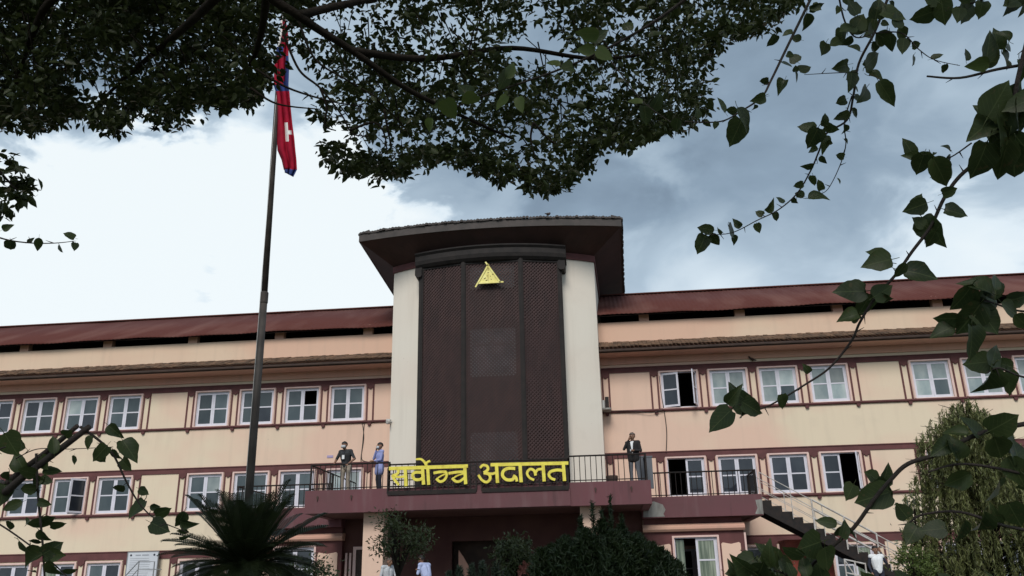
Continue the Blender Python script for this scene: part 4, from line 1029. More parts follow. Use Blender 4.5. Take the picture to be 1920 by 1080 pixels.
def vine_stem(parent, pts, r0, r1, name='stem'):
    p = bez(pts, 6); k = len(p); mb = MB().tube(p, [r0+(r1-r0)*i/(k-1) for i in range(k)], 6)
    for i in range(3, k-1, 5):                # small thorns / nodes
        q = p[i]; d = Vector((RL.uniform(-1, 1), RL.uniform(-1, 1), RL.uniform(-1, 1))).normalized()*0.022; mb.tube([q, q+d], [0.0022, 0.0006], 3, False)
    o = mb.build(name, 'stem', smooth=True); o.parent = parent; o.matrix_parent_inverse = Matrix.Translation(-parent.location); return o
V = empty('climbing_vine', (2.9, 0.9, 0)); tag(V, 'climbing vine with large heart shaped leaves arching in from the right', 'vine')
root = Vector((2.9, 0.9, 0)); top_ = Vector((2.75, 1.1, 3.6))
vine_stem(V, [root - Vector((0, 0, .1)), (2.95, 1.0, 1.0), (2.8, 1.0, 2.2), top_], 0.03, 0.018)
def branch(pts, d0, d1, r0, r1, start, leaf_px, step, skip=0, mt='leaf_vine'):
    k = len(pts); W_ = [P(x, y, d0+(d1-d0)*i/(k-1)) for i, (x, y) in enumerate(pts)]
    if start is not None: vine_stem(V, [Vector(start), Vector(start).lerp(W_[0], 0.5) + Vector((0, 0, 0.08)), W_[0]], r0*1.3, r0)
    vine_stem(V, W_, r0, r1)
    # leaves along the way, alternate sides
    if not step: return
    acc = skip; side = 1
    for (a, b, i) in zip(pts[:-1], pts[1:], range(k-1)):
        L_ = math.hypot(b[0]-a[0], b[1]-a[1]); tt = acc
        while tt < L_:
            f_ = tt/L_; x = a[0]+(b[0]-a[0])*f_; y = a[1]+(b[1]-a[1])*f_; dd = d0+(d1-d0)*(i+f_)/(k-1)
            an = math.degrees(math.atan2(-(b[1]-a[1]), b[0]-a[0])) + side*RL.uniform(35, 95)
            sz = leaf_px*RL.uniform(0.6, 1.15)
            put_leaf(V, x + math.cos(R(an))*sz*0.6, y - math.sin(R(an))*sz*0.6, sz, an, dd, mt)
            side *= -1; tt += step*RL.uniform(0.7, 1.3)
        acc = tt - L_
branch([(1524, -10), (1475, 90), (1446, 150), (1428, 182), (1390, 208), (1350, 228), (1284, 228)], 2.5, 2.4, .0045, .0016, (1.4, 2.1, 3.9), 24, 46, 20)
branch([(1668, -12), (1640, 60), (1610, 120), (1600, 180), (1588, 225), (1550, 250), (1535, 285), (1520, 320), (1495, 362), (1460, 393), (1420, 413), (1370, 437), (1316, 440)], 2.7, 2.9, .0045, .0012, (1.7, 2.0, 4.0), 27, 20, 10)
branch([(1597, 180), (1583, 230), (1586, 270), (1575, 310), (1552, 355), (1530, 366)], 2.75, 2.8, .0022, .001, None, 22, 34)
branch([(1608, 135), (1560, 137), (1508, 140)], 2.7, 2.75, .0018, .001, None, 20, 0)
branch([(1572, -10), (1584, 40), (1605, 70), (1640, 62)], 2.6, 2.7, .003, .002, (1.5, 2.0, 3.9), 38, 15)
branch([(1640, 62), (1690, 62), (1722, 92), (1752, 112), (1800, 123)], 2.6, 2.5, .0024, .001, None, 30, 22)
branch([(1940, 118), (1870, 130), (1800, 146), (1738, 143)], 2.2, 2.2, .0045, .0026, top_, 40, 0)
branch([(1930, -20), (1860, -5), (1790, 15), (1735, 25)], 2.3, 2.4, .003, .0015, (1.9, 1.6, 3.9), 44, 24)
branch([(1935, 40), (1908, 150), (1893, 225), (1852, 285), (1800, 330), (1770, 372), (1745, 425), (1710, 472), (1682, 512), (1640, 560), (1612, 605), (1596, 640), (1555, 690), (1508, 722), (1462, 750), (1420, 768), (1385, 758)], 2.0, 2.1, .0055, .0016, top_, 44, 0)
branch([(1822, 268), (1770, 300), (1722, 292)], 2.05, 2.1, .002, .001, None, 40, 0)
branch([(1950, 585), (1905, 582), (1862, 568), (1835, 560)], 2.0, 2.0, .003, .0015, (2.3, 1.5, 2.5), 40, 0)
branch([(1950, 712), (1912, 705), (1872, 690), (1850, 700)], 2.0, 2.0, .003, .0015, (2.3, 1.5, 2.3), 40, 0)
branch([(1950, 790), (1840, 812), (1762, 850), (1702, 870), (1668, 902), (1640, 935), (1602, 988), (1566, 1020), (1522, 1060), (1500, 1100)], 1.9, 2.0, .0055, .004, (2.4, 1.4, 2.1), 40, 0)
branch([(1960, 900), (1880, 880), (1800, 870), (1740, 885)], 1.9, 1.9, .004, .002, (2.3, 1.4, 1.9), 56, 60)
branch([(1960, 1000), (1880, 985), (1800, 960), (1730, 965), (1700, 985)], 1.9, 1.95, .004, .002, (2.3, 1.4, 1.8), 56, 70)
branch([(1900, 1130), (1780, 1105), (1680, 1110), (1600, 1122)], 1.9, 1.95, .003, .002, (1.6, 1.4, 1.3), 52, 34)
branch([(1560, 1110), (1490, 1082), (1430, 1066), (1380, 1075)], 1.95, 2.0, .003, .0015, (1.1, 1.6, 1.2), 48, 18)
branch([(1310, -20), (1225, 42), (1130, 95), (1050, 130), (950, 165), (880, 190), (828, 215)], 2.6, 2.9, .0055, .0018, (1.0, 1.9, 3.9), 36, 0)
for px, py, sz, an, dd in [
  # spray one
  (1357, 194, 44, 120, 2.45), (1382, 248, 62, 250, 2.45), (1392, 226, 52, 300, 2.42), (1420, 188, 34, 200, 2.45), (1440, 84, 30, 240, 2.5), (1481, 116, 26, 320, 2.5), (1513, 42, 34, 280, 2.5), (1530, 14, 32, 10, 2.5), (1496, 68, 24, 150, 2.5), (1268, 236, 34, 260, 2.45),
  # side twig
  (1482, 114, 26, 120, 2.7), (1510, 128, 28, 20, 2.7), (1470, 156, 34, 235, 2.7), (1488, 148, 26, 290, 2.7), (1490, 130, 14, 90, 2.7),
  # tangle
  (1640, 110, 56, 40, 2.6), (1650, 140, 40, 350, 2.6), (1655, 178, 56, 300, 2.6), (1625, 175, 42, 240, 2.6), (1600, 150, 44, 260, 2.6), (1570, 130, 34, 200, 2.6), (1560, 84, 36, 210, 2.6), (1545, 92, 28, 250, 2.6), (1612, 40, 44, 60, 2.6), (1665, 35, 50, 340, 2.6), (1700, 60, 44, 300, 2.6), (1590, 20, 36, 120, 2.6), (1640, 20, 40, 80, 2.6), (1670, 80, 40, 280, 2.6), (1580, 60, 40, 200, 2.6),
  (1520, 235, 40, 160, 2.75), (1520, 262, 46, 250, 2.75), (1548, 268, 40, 270, 2.75), (1560, 240, 34, 330, 2.75), (1540, 228, 30, 90, 2.75),
  (1530, 370, 42, 10, 2.8), (1505, 362, 26, 150, 2.8), (1448, 385, 30, 40, 2.85), (1370, 436, 38, 310, 2.9), (1316, 458, 44, 245, 2.9), (1320, 430, 32, 170, 2.9), (1342, 450, 32, 300, 2.9),
  # pale leaf and cluster at the right edge
  (1850, 90, 66, 80, 2.2), (1880, 68, 50, 100, 2.2), (1900, 80, 46, 30, 2.2), (1895, 110, 56, 330, 2.2), (1870, 100, 60, 60, 2.2), (1915, 130, 48, 280, 2.2), (1868, 72, 40, 130, 2.2),
  (1740, 22, 56, 200, 2.35), (1775, 18, 54, 280, 2.35), (1808, 24, 60, 250, 2.35), (1820, 2, 40, 20, 2.35), (1890, 8, 40, 200, 2.3), (1912, 2, 40, 240, 2.3),
  # big cluster
  (1862, 190, 92, 60, 2.0), (1905, 175, 70, 50, 2.0), (1838, 240, 96, 215, 2.0), (1880, 235, 88, 250, 2.0), (1905, 230, 84, 300, 2.0), (1860, 262, 80, 280, 2.0), (1828, 305, 110, 260, 2.0), (1875, 300, 96, 265, 2.0), (1900, 305, 88, 285, 2.0), (1915, 275, 80, 300, 2.0), (1895, 200, 70, 200, 2.0), (1850, 215, 60, 120, 2.02), (1918, 205, 60, 330, 2.0), (1885, 262, 70, 330, 1.98),
  (1718, 272, 44, 120, 2.1), (1712, 292, 40, 170, 2.1), (1715, 312, 50, 265, 2.1), (1738, 300, 50, 330, 2.1), (1755, 292, 40, 20, 2.1), (1755, 325, 66, 300, 2.05), (1785, 318, 64, 20, 2.05), (1790, 272, 22, 140, 2.05), (1788, 292, 22, 20, 2.05),
  (1720, 388, 58, 200, 2.03), (1735, 372, 30, 70, 2.03), (1778, 400, 50, 345, 2.03), (1752, 432, 76, 290, 2.03), (1728, 415, 36, 140, 2.03), (1765, 362, 34, 20, 2.03), (1738, 450, 44, 250, 2.03),
  (1662, 478, 60, 150, 2.04), (1635, 492, 64, 190, 2.04), (1720, 512, 62, 350, 2.04), (1675, 508, 36, 240, 2.04), (1590, 546, 60, 180, 2.06), (1648, 546, 54, 30, 2.06), (1628, 575, 56, 250, 2.06), (1584, 592, 46, 190, 2.06), (1605, 598, 30, 330, 2.06), (1660, 560, 40, 320, 2.06), (1612, 548, 40, 110, 2.06),
  (1522, 694, 26, 130, 2.08), (1468, 754, 34, 280, 2.08), (1342, 784, 74, 225, 2.1), (1392, 748, 72, 150, 2.1), (1405, 762, 56, 330, 2.1), (1372, 740, 44, 60, 2.1), (1398, 775, 44, 290, 2.1),
  # leaves at the right edge, mid height
  (1832, 535, 62, 150, 2.0), (1850, 528, 40, 60, 2.0), (1812, 562, 70, 250, 2.0), (1862, 560, 66, 20, 2.0), (1880, 580, 60, 330, 2.0), (1790, 600, 66, 190, 2.0), (1820, 598, 74, 240, 2.0), (1850, 600, 70, 300, 2.0), (1812, 642, 82, 272, 1.98), (1778, 622, 54, 200, 2.0), (1900, 602, 44, 320, 2.0), (1870, 540, 56, 80, 2.0), (1900, 560, 56, 10, 2.0), (1840, 575, 60, 120, 2.0),
  (1842, 682, 56, 190, 2.0), (1868, 668, 50, 60, 2.0), (1858, 718, 66, 260, 2.0), (1906, 722, 64, 285, 2.0), (1896, 685, 50, 160, 2.0),
  # lower branch
  (1625, 926, 66, 200, 2.0), (1660, 922, 58, 300, 2.0), (1668, 894, 46, 60, 2.0), (1645, 898, 40, 150, 2.0), (1605, 930, 46, 230, 2.0), (1548, 978, 50, 170, 1.98), (1592, 1002, 62, 290, 1.98), (1575, 985, 44, 60, 1.98), (1510, 1018, 62, 190, 1.98), (1540, 1042, 60, 280, 1.98), (1480, 1030, 56, 160, 1.98),
  (1778, 804, 50, 170, 1.9), (1766, 838, 56, 200, 1.9), (1828, 800, 56, 120, 1.9), (1872, 792, 66, 40, 1.9), (1858, 838, 64, 300, 1.9), (1905, 830, 70, 320, 1.9), (1782, 896, 60, 220, 1.9), (1905, 885, 70, 290, 1.9), (1735, 985, 60, 190, 1.9), (1712, 1005, 54, 220, 1.9), (1828, 978, 60, 270, 1.9), (1900, 965, 70, 300, 1.9),
  (1395, 1058, 56, 200, 2.0), (1440, 1040, 60, 120, 2.0), (1420, 1072, 60, 260, 2.0), (1470, 1068, 64, 300, 2.0), (1520, 1074, 64, 250, 2.0), (1375, 1072, 46, 180, 2.0)]:
    put_leaf(V, px, py, sz, an, dd)
for px, py, sz, an, dd in [(1836, 120, 46, 190, 2.18), (826, 195, 40, 200, 2.9), (845, 210, 44, 300, 2.9), (806, 236, 36, 250, 2.9), (945, 145, 46, 250, 2.75), (958, 128, 40, 60, 2.75), (1036, 118, 34, 150, 2.7), (1100, 68, 46, 180, 2.65), (1098, 92, 44, 170, 2.65), (1132, 108, 42, 330, 2.65), (1128, 60, 40, 40, 2.65), (1062, 130, 30, 190, 2.7), (1190, 190, 36, 160, 2.6), (1232, 190, 38, 60, 2.6), (1212, 215, 40, 280, 2.6), (1236, 58, 36, 20, 2.6), (975, 195, 44, 280, 2.75), (880, 190, 36, 210, 2.85), (870, 165, 40, 120, 2.9), (1180, 40, 34, 90, 2.6), (940, 190, 36, 230, 2.8)]:
    put_leaf(V, px, py, sz, an, dd, 'leaf_vine_pale' if (px < 1300 and RL.random() < 0.55) or px > 1800 else 'leaf_vine')
vine_stem(V, [P(1130, 95, 2.64), P(1165, 140, 2.6), P(1205, 190, 2.6), P(1262, 232, 2.5)], .0022, .001)

# second plant, arching canes at the lower left
V2 = empty('arching_shrub', (-2.2, 1.7, 0)); tag(V2, 'arching shrub canes with drooping leaves at the lower left, in front of the windows', 'shrub')
Vsave = V; V = V2
st0 = Vector((-2.2, 1.7, 0.0))
vine_stem(V, [st0, (-2.1, 1.9, 0.7), P(-60, 985, 2.6), P(15, 905, 2.6), P(90, 845, 2.6), P(146, 798, 2.6)], 0.016, 0.007)
vine_stem(V, [st0 + Vector((.05, 0, 0)), (-2.0, 1.9, 0.8), P(-50, 1000, 2.55), P(20, 915, 2.55), P(100, 852, 2.55), P(168, 800, 2.55)], 0.016, 0.009)
branch([(150, 800), (186, 826), (212, 852), (238, 905), (262, 945), (290, 972), (330, 990), (362, 1002)], 2.55, 2.6, .0045, .001, None, 32, 0)
branch([(68, 850), (70, 905), (74, 960), (80, 1020), (84, 1090)], 2.55, 2.5, .004, .003, None, 38, 24)
branch([(-40, 960), (10, 990), (50, 1018), (90, 1048), (130, 1085)], 2.6, 2.5, .003, .002, st0, 36, 0)
branch([(30, 860), (70, 842), (130, 842), (212, 838)], 2.55, 2.6, .0016, .001, None, 20, 0)
branch([(-60, 870), (-20, 850), (10, 838)], 2.2, 2.2, .003, .002, st0, 60, 0)
for px, py, sz, an, dd in [(8, 838, 62, 300, 2.2), (48, 826, 36, 150, 2.55), (105, 832, 40, 100, 2.55), (128, 812, 26, 30, 2.55), (170, 828, 30, 250, 2.55), (206, 812, 42, 320, 2.55), (225, 836, 26, 330, 2.55), (252, 840, 52, 315, 2.58), (198, 846, 44, 230, 2.55), (208, 858, 32, 290, 2.55), (178, 862, 34, 300, 2.58), (143, 862, 22, 260, 2.58), (236, 872, 30, 320, 2.58),
   (232, 910, 36, 200, 2.58), (268, 922, 30, 340, 2.6), (253, 956, 44, 230, 2.6), (286, 954, 24, 350, 2.6), (300, 964, 34, 20, 2.6), (306, 985, 40, 330, 2.6), (334, 978, 44, 250, 2.6), (350, 984, 34, 345, 2.6), (355, 1002, 28, 350, 2.6), (335, 1000, 26, 200, 2.6), (62, 880, 36, 160, 2.55), (55, 915, 52, 210, 2.52), (30, 945, 40, 200, 2.55), (60, 985, 48, 190, 2.52), (92, 975, 26, 20, 2.55), (28, 982, 22, 250, 2.55), (78, 1008, 40, 300, 2.5), (54, 1020, 44, 320, 2.5), (100, 1028, 40, 30, 2.5), (52, 1050, 56, 200, 2.5), (112, 1062, 50, 290, 2.5), (135, 1068, 30, 0, 2.5), (20, 870, 40, 120, 2.55), (10, 900, 40, 250, 2.55), (0, 930, 46, 270, 2.55), (90, 900, 26, 350, 2.55)]:
    put_leaf(V, px, py, sz, an, dd)
V = V2
# hanging twig at the left edge
branch([(-60, 420), (0, 446), (50, 455), (100, 456), (140, 452)], 2.6, 2.6, .003, .001, (-2.6, 1.9, 2.9), 26, 0)
vine_stem(V, [st0, (-2.55, 1.85, 1.6), (-2.6, 1.9, 2.9)], 0.016, 0.006)
for px, py, sz, an in [(30, 462, 30, 250), (6, 425, 22, 30), (54, 450, 18, 40), (84, 460, 28, 260), (112, 466, 26, 300), (120, 440, 24, 150), (134, 462, 24, 280)]:
    put_leaf(V, px, py, sz, an, 2.6)
V = Vsave

# ------------------------------------------------------------------ sago palm
SP = empty('sago_palm', (-5.0, 12.0, 0)); tag(SP, 'dark sago palm with stiff feathery fronds in front of the flagpole', 'palm')
pc = Vector(P(462, 1040, 12.9)); pc.z = 2.05; SP.location = (pc.x, pc.y, 0)
def sppart(o): o.parent = SP; return o
tk = MB(); k = 14
for i in range(k): z0 = 2.05*i/k; tk.tube([(0, 0, z0), (0, 0, z0+0.09), (0, 0, z0+2.05/k)], [0.21, 0.25, 0.20], 9, False)
sppart(tk.build('trunk', 'bark'))
def frond_mesh(L_, droop, seed):
    rd = random.Random(seed); s = MB(); n_ = 46
    pth = [Vector((L_*f_*(1-0.12*droop*f_), 0, -droop*0.55*L_*f_*f_)) for f_ in [i/n_ for i in range(n_+1)]]
    s.tube(pth, [0.012*(1-i/n_)+0.003 for i in range(n_+1)], 4)
    for i in range(4, n_):
        f_ = i/n_; ll = 0.30*math.sin(math.pi*min(1, f_*0.92+0.1))**0.6*rd.uniform(.85, 1.1); p = pth[i]; tg = (pth[min(i+1, n_)]-pth[i-1]).normalized()
        for sd__ in (-1, 1):
            d = (tg*0.62 + Vector((0, sd__, 0))*0.72 + Vector((0, 0, 0.34))).normalized(); wv = tg*0.009
            e_ = p + d*ll + Vector((0, 0, -0.03)); mm_ = p + d*ll*0.5 + Vector((0, 0, 0.012))
            s.add([p-wv, p+wv, mm_+wv, mm_-wv, e_], [(0, 1, 2, 3), (3, 2, 4)])
    t_ = s.build('tmp', 'leaf_cycad'); me = t_.data; bpy.data.objects.remove(t_); return me
FR = [frond_mesh(1.25, d_, i) for i, d_ in enumerate((0.25, 0.6, 0.9))]
rf_ = random.Random(8)
for i in range(92):
    az = i*2.39996; f_ = i/92; el = R(80 - 92*f_ + rf_.uniform(-8, 8))
    m_ = Matrix.Translation((0.08*math.cos(az), 0.08*math.sin(az), 2.05)) @ Matrix.Rotation(az, 4, 'Z') @ Matrix.Rotation(-el, 4, 'Y') @ Matrix.Scale(rf_.uniform(0.78, 1.16), 4)
    o = link('frond', FR[0 if f_ < .35 else 1 if f_ < .7 else 2], SP, mw=m_)

# ------------------------------------------------------------------ shrubs in front of the entrance
def feather(name, base, h, w, n, mt, label, cat, spires, leafL=0.16, seed=1, flowers=0, trunk_h=None, up_bias=0.9):
    """upright feathery shrub: several leaning spires of fine sprays round a woody stem"""
    o = empty(name, base); tag(o, label, cat)
    rd = np.random.default_rng(seed); st = MB(); CC = []; TT = []
    for (dx, dy, hh, ww) in spires:
        st.tube([(0, 0, 0), (dx*0.5, dy*0.5, hh*0.35), (dx, dy, hh*0.96)], [0.05, 0.03, 0.006], 5)
        m_ = int(n*hh*ww)
        f_ = rd.random(m_)**0.7; a = rd.random(m_)*2*np.pi; rr_ = ww*(1-f_**2.2)**0.6*np.sqrt(rd.random(m_))*(0.75+0.25*np.sin(a*3+f_*17)) + 0.015
        z = (trunk_h or 0.05) + f_*(hh-(trunk_h or 0.05))
        CC.append(np.stack([dx*np.minimum(1, z/hh*1.2)+rr_*np.cos(a), dy*np.minimum(1, z/hh*1.2)+rr_*np.sin(a), z], 1))
        TT.append(np.stack([np.cos(a)*0.7, np.sin(a)*0.7, np.full(m_, up_bias)], 1) + rd.normal(size=(m_, 3))*0.35)
    t_ = st.build('stem', 'bark'); t_.parent = o
    CC = np.concatenate(CC); TT = unit(np.concatenate(TT)); m_ = len(CC)
    l = leaf_cloud('foliage', CC, unit(rd.normal(size=(m_, 3))), TT, rd.uniform(0.6, 1.2, m_)*leafL, rd.uniform(0.6, 1.2, m_)*leafL*0.16, mt, o)
    for k_ in range(flowers):
        q = CC[rd.integers(m_)]; f2 = MB()
        for j in range(5):
            a = j*1.2566; f2.add([(0, 0, 0), (0.05*math.cos(a-.4), -0.02, 0.05*math.sin(a-.4)), (0.075*math.cos(a), -0.035, 0.075*math.sin(a)), (0.05*math.cos(a+.4), -0.02, 0.05*math.sin(a+.4))], [(0, 1, 2, 3)])
        ff = f2.build('flower', 'flower', o, loc=(q[0], q[1]-0.1, q[2]))
    return o
def g0(px, Y): p = aty(px, 1000, Y); return (p.x, Y, 0.0)
def hz_(px, py, Y): return aty(px, py, Y).z
Yc = 14.0; b0 = g0(1130, Yc); mpx = Yc*1.06/F
def sp_(px, py, w, Y=Yc, c=1130, dy=0.0): p = aty(px, py, Y); return (p.x-g0(c, Y)[0], dy, p.z, w)
feather('conifer_shrub', b0, 3, 1, 3000, 'leaf_conifer', 'broad dark feathery conifer shrub with spiky tips before the balcony', 'shrub',
        [sp_(1110, 938, .05), sp_(1143, 930, .05), sp_(1128, 955, .05), sp_(1088, 965, .06), sp_(1165, 962, .06), sp_(1128, 975, .5), sp_(1092, 990, .5), sp_(1165, 985, .5), sp_(1060, 1006, .6), sp_(1195, 1000, .6), sp_(1035, 1022, .6), sp_(1222, 1018, .6), sp_(1012, 1040, .55), sp_(1248, 1036, .55), sp_(1140, 990, .7, dy=.3), sp_(1100, 995, .7, dy=-.3), sp_(1190, 1008, .7, dy=-.3), sp_(1060, 1015, .7, dy=-.4), sp_(1150, 1000, .7, dy=-.5), sp_(1268, 1052, .4), sp_(1020, 1030, .5, dy=-.4), sp_(1235, 1030, .5, dy=-.4)], 0.13, 3)
def round_shrub(name, px, py, Y, rpx, n, mt, label, cat, leafL, seed, squash=0.8, trunk=True, droop=False, wratio=0.35):
    """open crown of small leaves on a forked trunk"""
    c = aty(px, py, Y); rad = rpx*Y*1.05/F
    o = empty(name, (c.x, Y, 0)); tag(o, label, cat)
    rd = np.random.default_rng(seed); st = MB(); zc = c.z
    CC = []; TT = []
    nb_ = 16
    for k_ in range(nb_):
        d_ = rd.normal(size=3); d_ /= np.linalg.norm(d_); d_[2] *= squash; e_ = d_*rad*rd.uniform(.45, .95) + np.array([0, 0, zc])
        st.tube([(0, 0, max(zc-rad*1.3, 0.2)), (e_[0]*0.5, e_[1]*0.5, (e_[2]+zc-rad)/2+0.1), tuple(e_)], [0.035, 0.016, 0.005], 5)
        m_ = n//nb_; q = rd.normal(size=(m_, 3))*rad*0.25*np.array([1, 1, .8]) + e_; CC.append(q); TT.append(unit(q-e_)+rd.normal(size=(m_, 3))*.5+np.array([0, 0, -.6 if droop else .2]))
    st.tube([(0, 0, 0), (0.02, 0.02, zc*0.5), (0, 0, max(zc-rad*1.25, 0.25))], [0.06, 0.05, 0.04], 7)
    t_ = st.build('trunk', 'bark'); t_.parent = o
    CC = np.concatenate(CC); TT = unit(np.concatenate(TT)); m_ = len(CC)
    leaf_cloud('crown', CC, unit(rd.normal(size=(m_, 3))+np.array([0, 0, .5])), TT, rd.uniform(.7, 1.2, m_)*leafL, rd.uniform(.7, 1.2, m_)*leafL*wratio, mt, o)
    return o
round_shrub('small_tree', 748, 1008, 17.0, 50, 1500, 'leaf_small', 'small bushy tree standing in front of the entrance column', 'tree', 0.09, 4, 0.85)
round_shrub('flowering_shrub', 968, 1040, 15.0, 40, 1500, 'leaf_small', 'loose shrub with faded pink flowers beside the conifer shrub', 'shrub', 0.085, 6, 0.9)
fo = bpy.data.objects['flowering_shrub']
for px, py in ((985, 1062), (995, 1068), (978, 1070)):
    p = aty(px, py, 14.4); f2 = MB()
    for j in range(9):
        a = j*2.4; rr_ = 0.02+0.045*(j/9); f2.add([(0, 0, 0), (rr_*1.4*math.cos(a-.5), -.03, rr_*1.4*math.sin(a-.5)), (rr_*2*math.cos(a), -.05+.03*j/9, rr_*2*math.sin(a)), (rr_*1.4*math.cos(a+.5), -.03, rr_*1.4*math.sin(a+.5))], [(0, 1, 2, 3)])
    f2.build('flower', 'flower', fo, loc=(p.x-fo.location.x, p.y-fo.location.y, p.z))
feather('grey_green_shrub', g0(900, 15.5), 2, 1, 2600, 'leaf_grey', 'low grey green feathery shrub in front of the dark entrance', 'shrub',
        [sp_(x, y, .22, 15.5, 900) for x, y in ((862, 1062), (885, 1058), (905, 1052), (930, 1056), (950, 1066), (842, 1072))], 0.12, 9)
# weeping tree at the right
def weeping(name, px, Y, top_py, label, seed, wpx=125):
    b = g0(px, Y); o = empty(name, b); tag(o, label, 'tree'); rd = random.Random(seed)
    H_ = hz_(px, top_py, Y); W_ = wpx*Y*1.06/F
    st = MB(); st.tube([(0, 0, 0), (0.1, 0, H_*0.45), (0.0, 0, H_*0.98)], [0.13, 0.09, 0.015], 8)
    C_ = []; T_ = []
    for k_ in range(380):
        f_ = rd.uniform(0.12, 1.0)**0.9; a = rd.uniform(0, 6.283); reach = W_*(1.0-f_**4*0.78)*rd.uniform(0.35, 1.0); z0 = H_*f_
        e_ = Vector((reach*math.cos(a), reach*math.sin(a), z0 + 0.12))
        st.tube([(0, 0, z0-0.45), (e_.x*0.5, e_.y*0.5, z0), e_], [0.018, 0.010, 0.004], 4)
        for s_ in range(4):
            q = Vector((e_.x*rd.uniform(.55, 1.0)+rd.uniform(-.1, .1), e_.y*rd.uniform(.55, 1.0)+rd.uniform(-.1, .1), z0+rd.uniform(-.05, .15))); L_ = rd.uniform(0.5, 1.15)
            end = q + Vector((math.cos(a)*0.12, math.sin(a)*0.12, -L_))
            st.tube([q, q.lerp(end, .5)+Vector((math.cos(a)*.05, math.sin(a)*.05, 0)), end], [0.004, 0.003, 0.002], 3, False)
            for j in range(int(L_*44)):
                t__ = rd.random(); p_ = q.lerp(end, t__); C_.append((p_.x+rd.uniform(-.03, .03), p_.y+rd.uniform(-.03, .03), p_.z)); T_.append((rd.uniform(-.5, .5), rd.uniform(-.5, .5), -1))
    t_ = st.build('trunk', 'bark'); t_.parent = o
    C_ = np.array(C_); T_ = unit(np.array(T_)); m_ = len(C_)
    leaf_cloud('crown', C_, unit(rng.normal(size=(m_, 3))), T_, rng.uniform(.10, .18, m_), rng.uniform(.018, .030, m_), 'leaf_willow', o)
weeping('weeping_tree', 1852, 21.0, 758, 'weeping tree with fine drooping leaves before the right wing', 5, 158)
round_shrub('pale_sapling', 1715, 985, 22.0, 34, 420, 'leaf_pale', 'thin sapling with pale leaves beside the weeping tree', 'sapling', 0.13, 12, 1.5, True, True, 0.42)
round_shrub('yellow_green_bush', 1712, 1055, 20.0, 34, 900, 'leaf_vine_pale', 'low yellow green bush at the foot of the weeping tree', 'bush', 0.10, 14, 0.7)
round_shrub('dark_hedge_bush', 1440, 1092, 19.0, 60, 2400, 'leaf_small', 'dark leafy bush below the outside staircase', 'bush', 0.10, 15, 0.6)
round_shrub('garden_bush', 590, 1085, 20.0, 60, 1800, 'leaf_conifer', 'dark garden bush behind the sago palm', 'bush', 0.10, 16, 0.6)
# black plastic sheet over a stack beside the tree
tp = MB(); c = aty(1795, 1046, 23.0); nx_, ny_ = 22, 10; w_, d__ = 0.85, 0.7
for j in range(ny_+1):
    for i in range(nx_+1):
        u_ = i/nx_*2-1; v_ = j/ny_*2-1; e_ = max(abs(u_), abs(v_)); hh = c.z*(1-max(0, e_-0.78)/0.22*1.0) if e_ < 1 else 0.0
        hh = max(hh, 0) - 0.05*math.sin(u_*9+v_*4)*(e_ < .8); tp.v.append((c.x+w_*u_*(1+.03*math.sin(v_*11)), 23.0+d__*v_, max(hh + (0.10 if u_ < -.2 and e_ < .8 else 0), 0)))
tp.f = [(j*(nx_+1)+i, j*(nx_+1)+i+1, (j+1)*(nx_+1)+i+1, (j+1)*(nx_+1)+i) for j in range(ny_) for i in range(nx_)]; tp.mi = [0]*len(tp.f)
tag(tp.build('plastic_sheet', 'tarp', smooth=True), 'crumpled black plastic sheet draped over a stack beside the weeping tree', 'sheet')

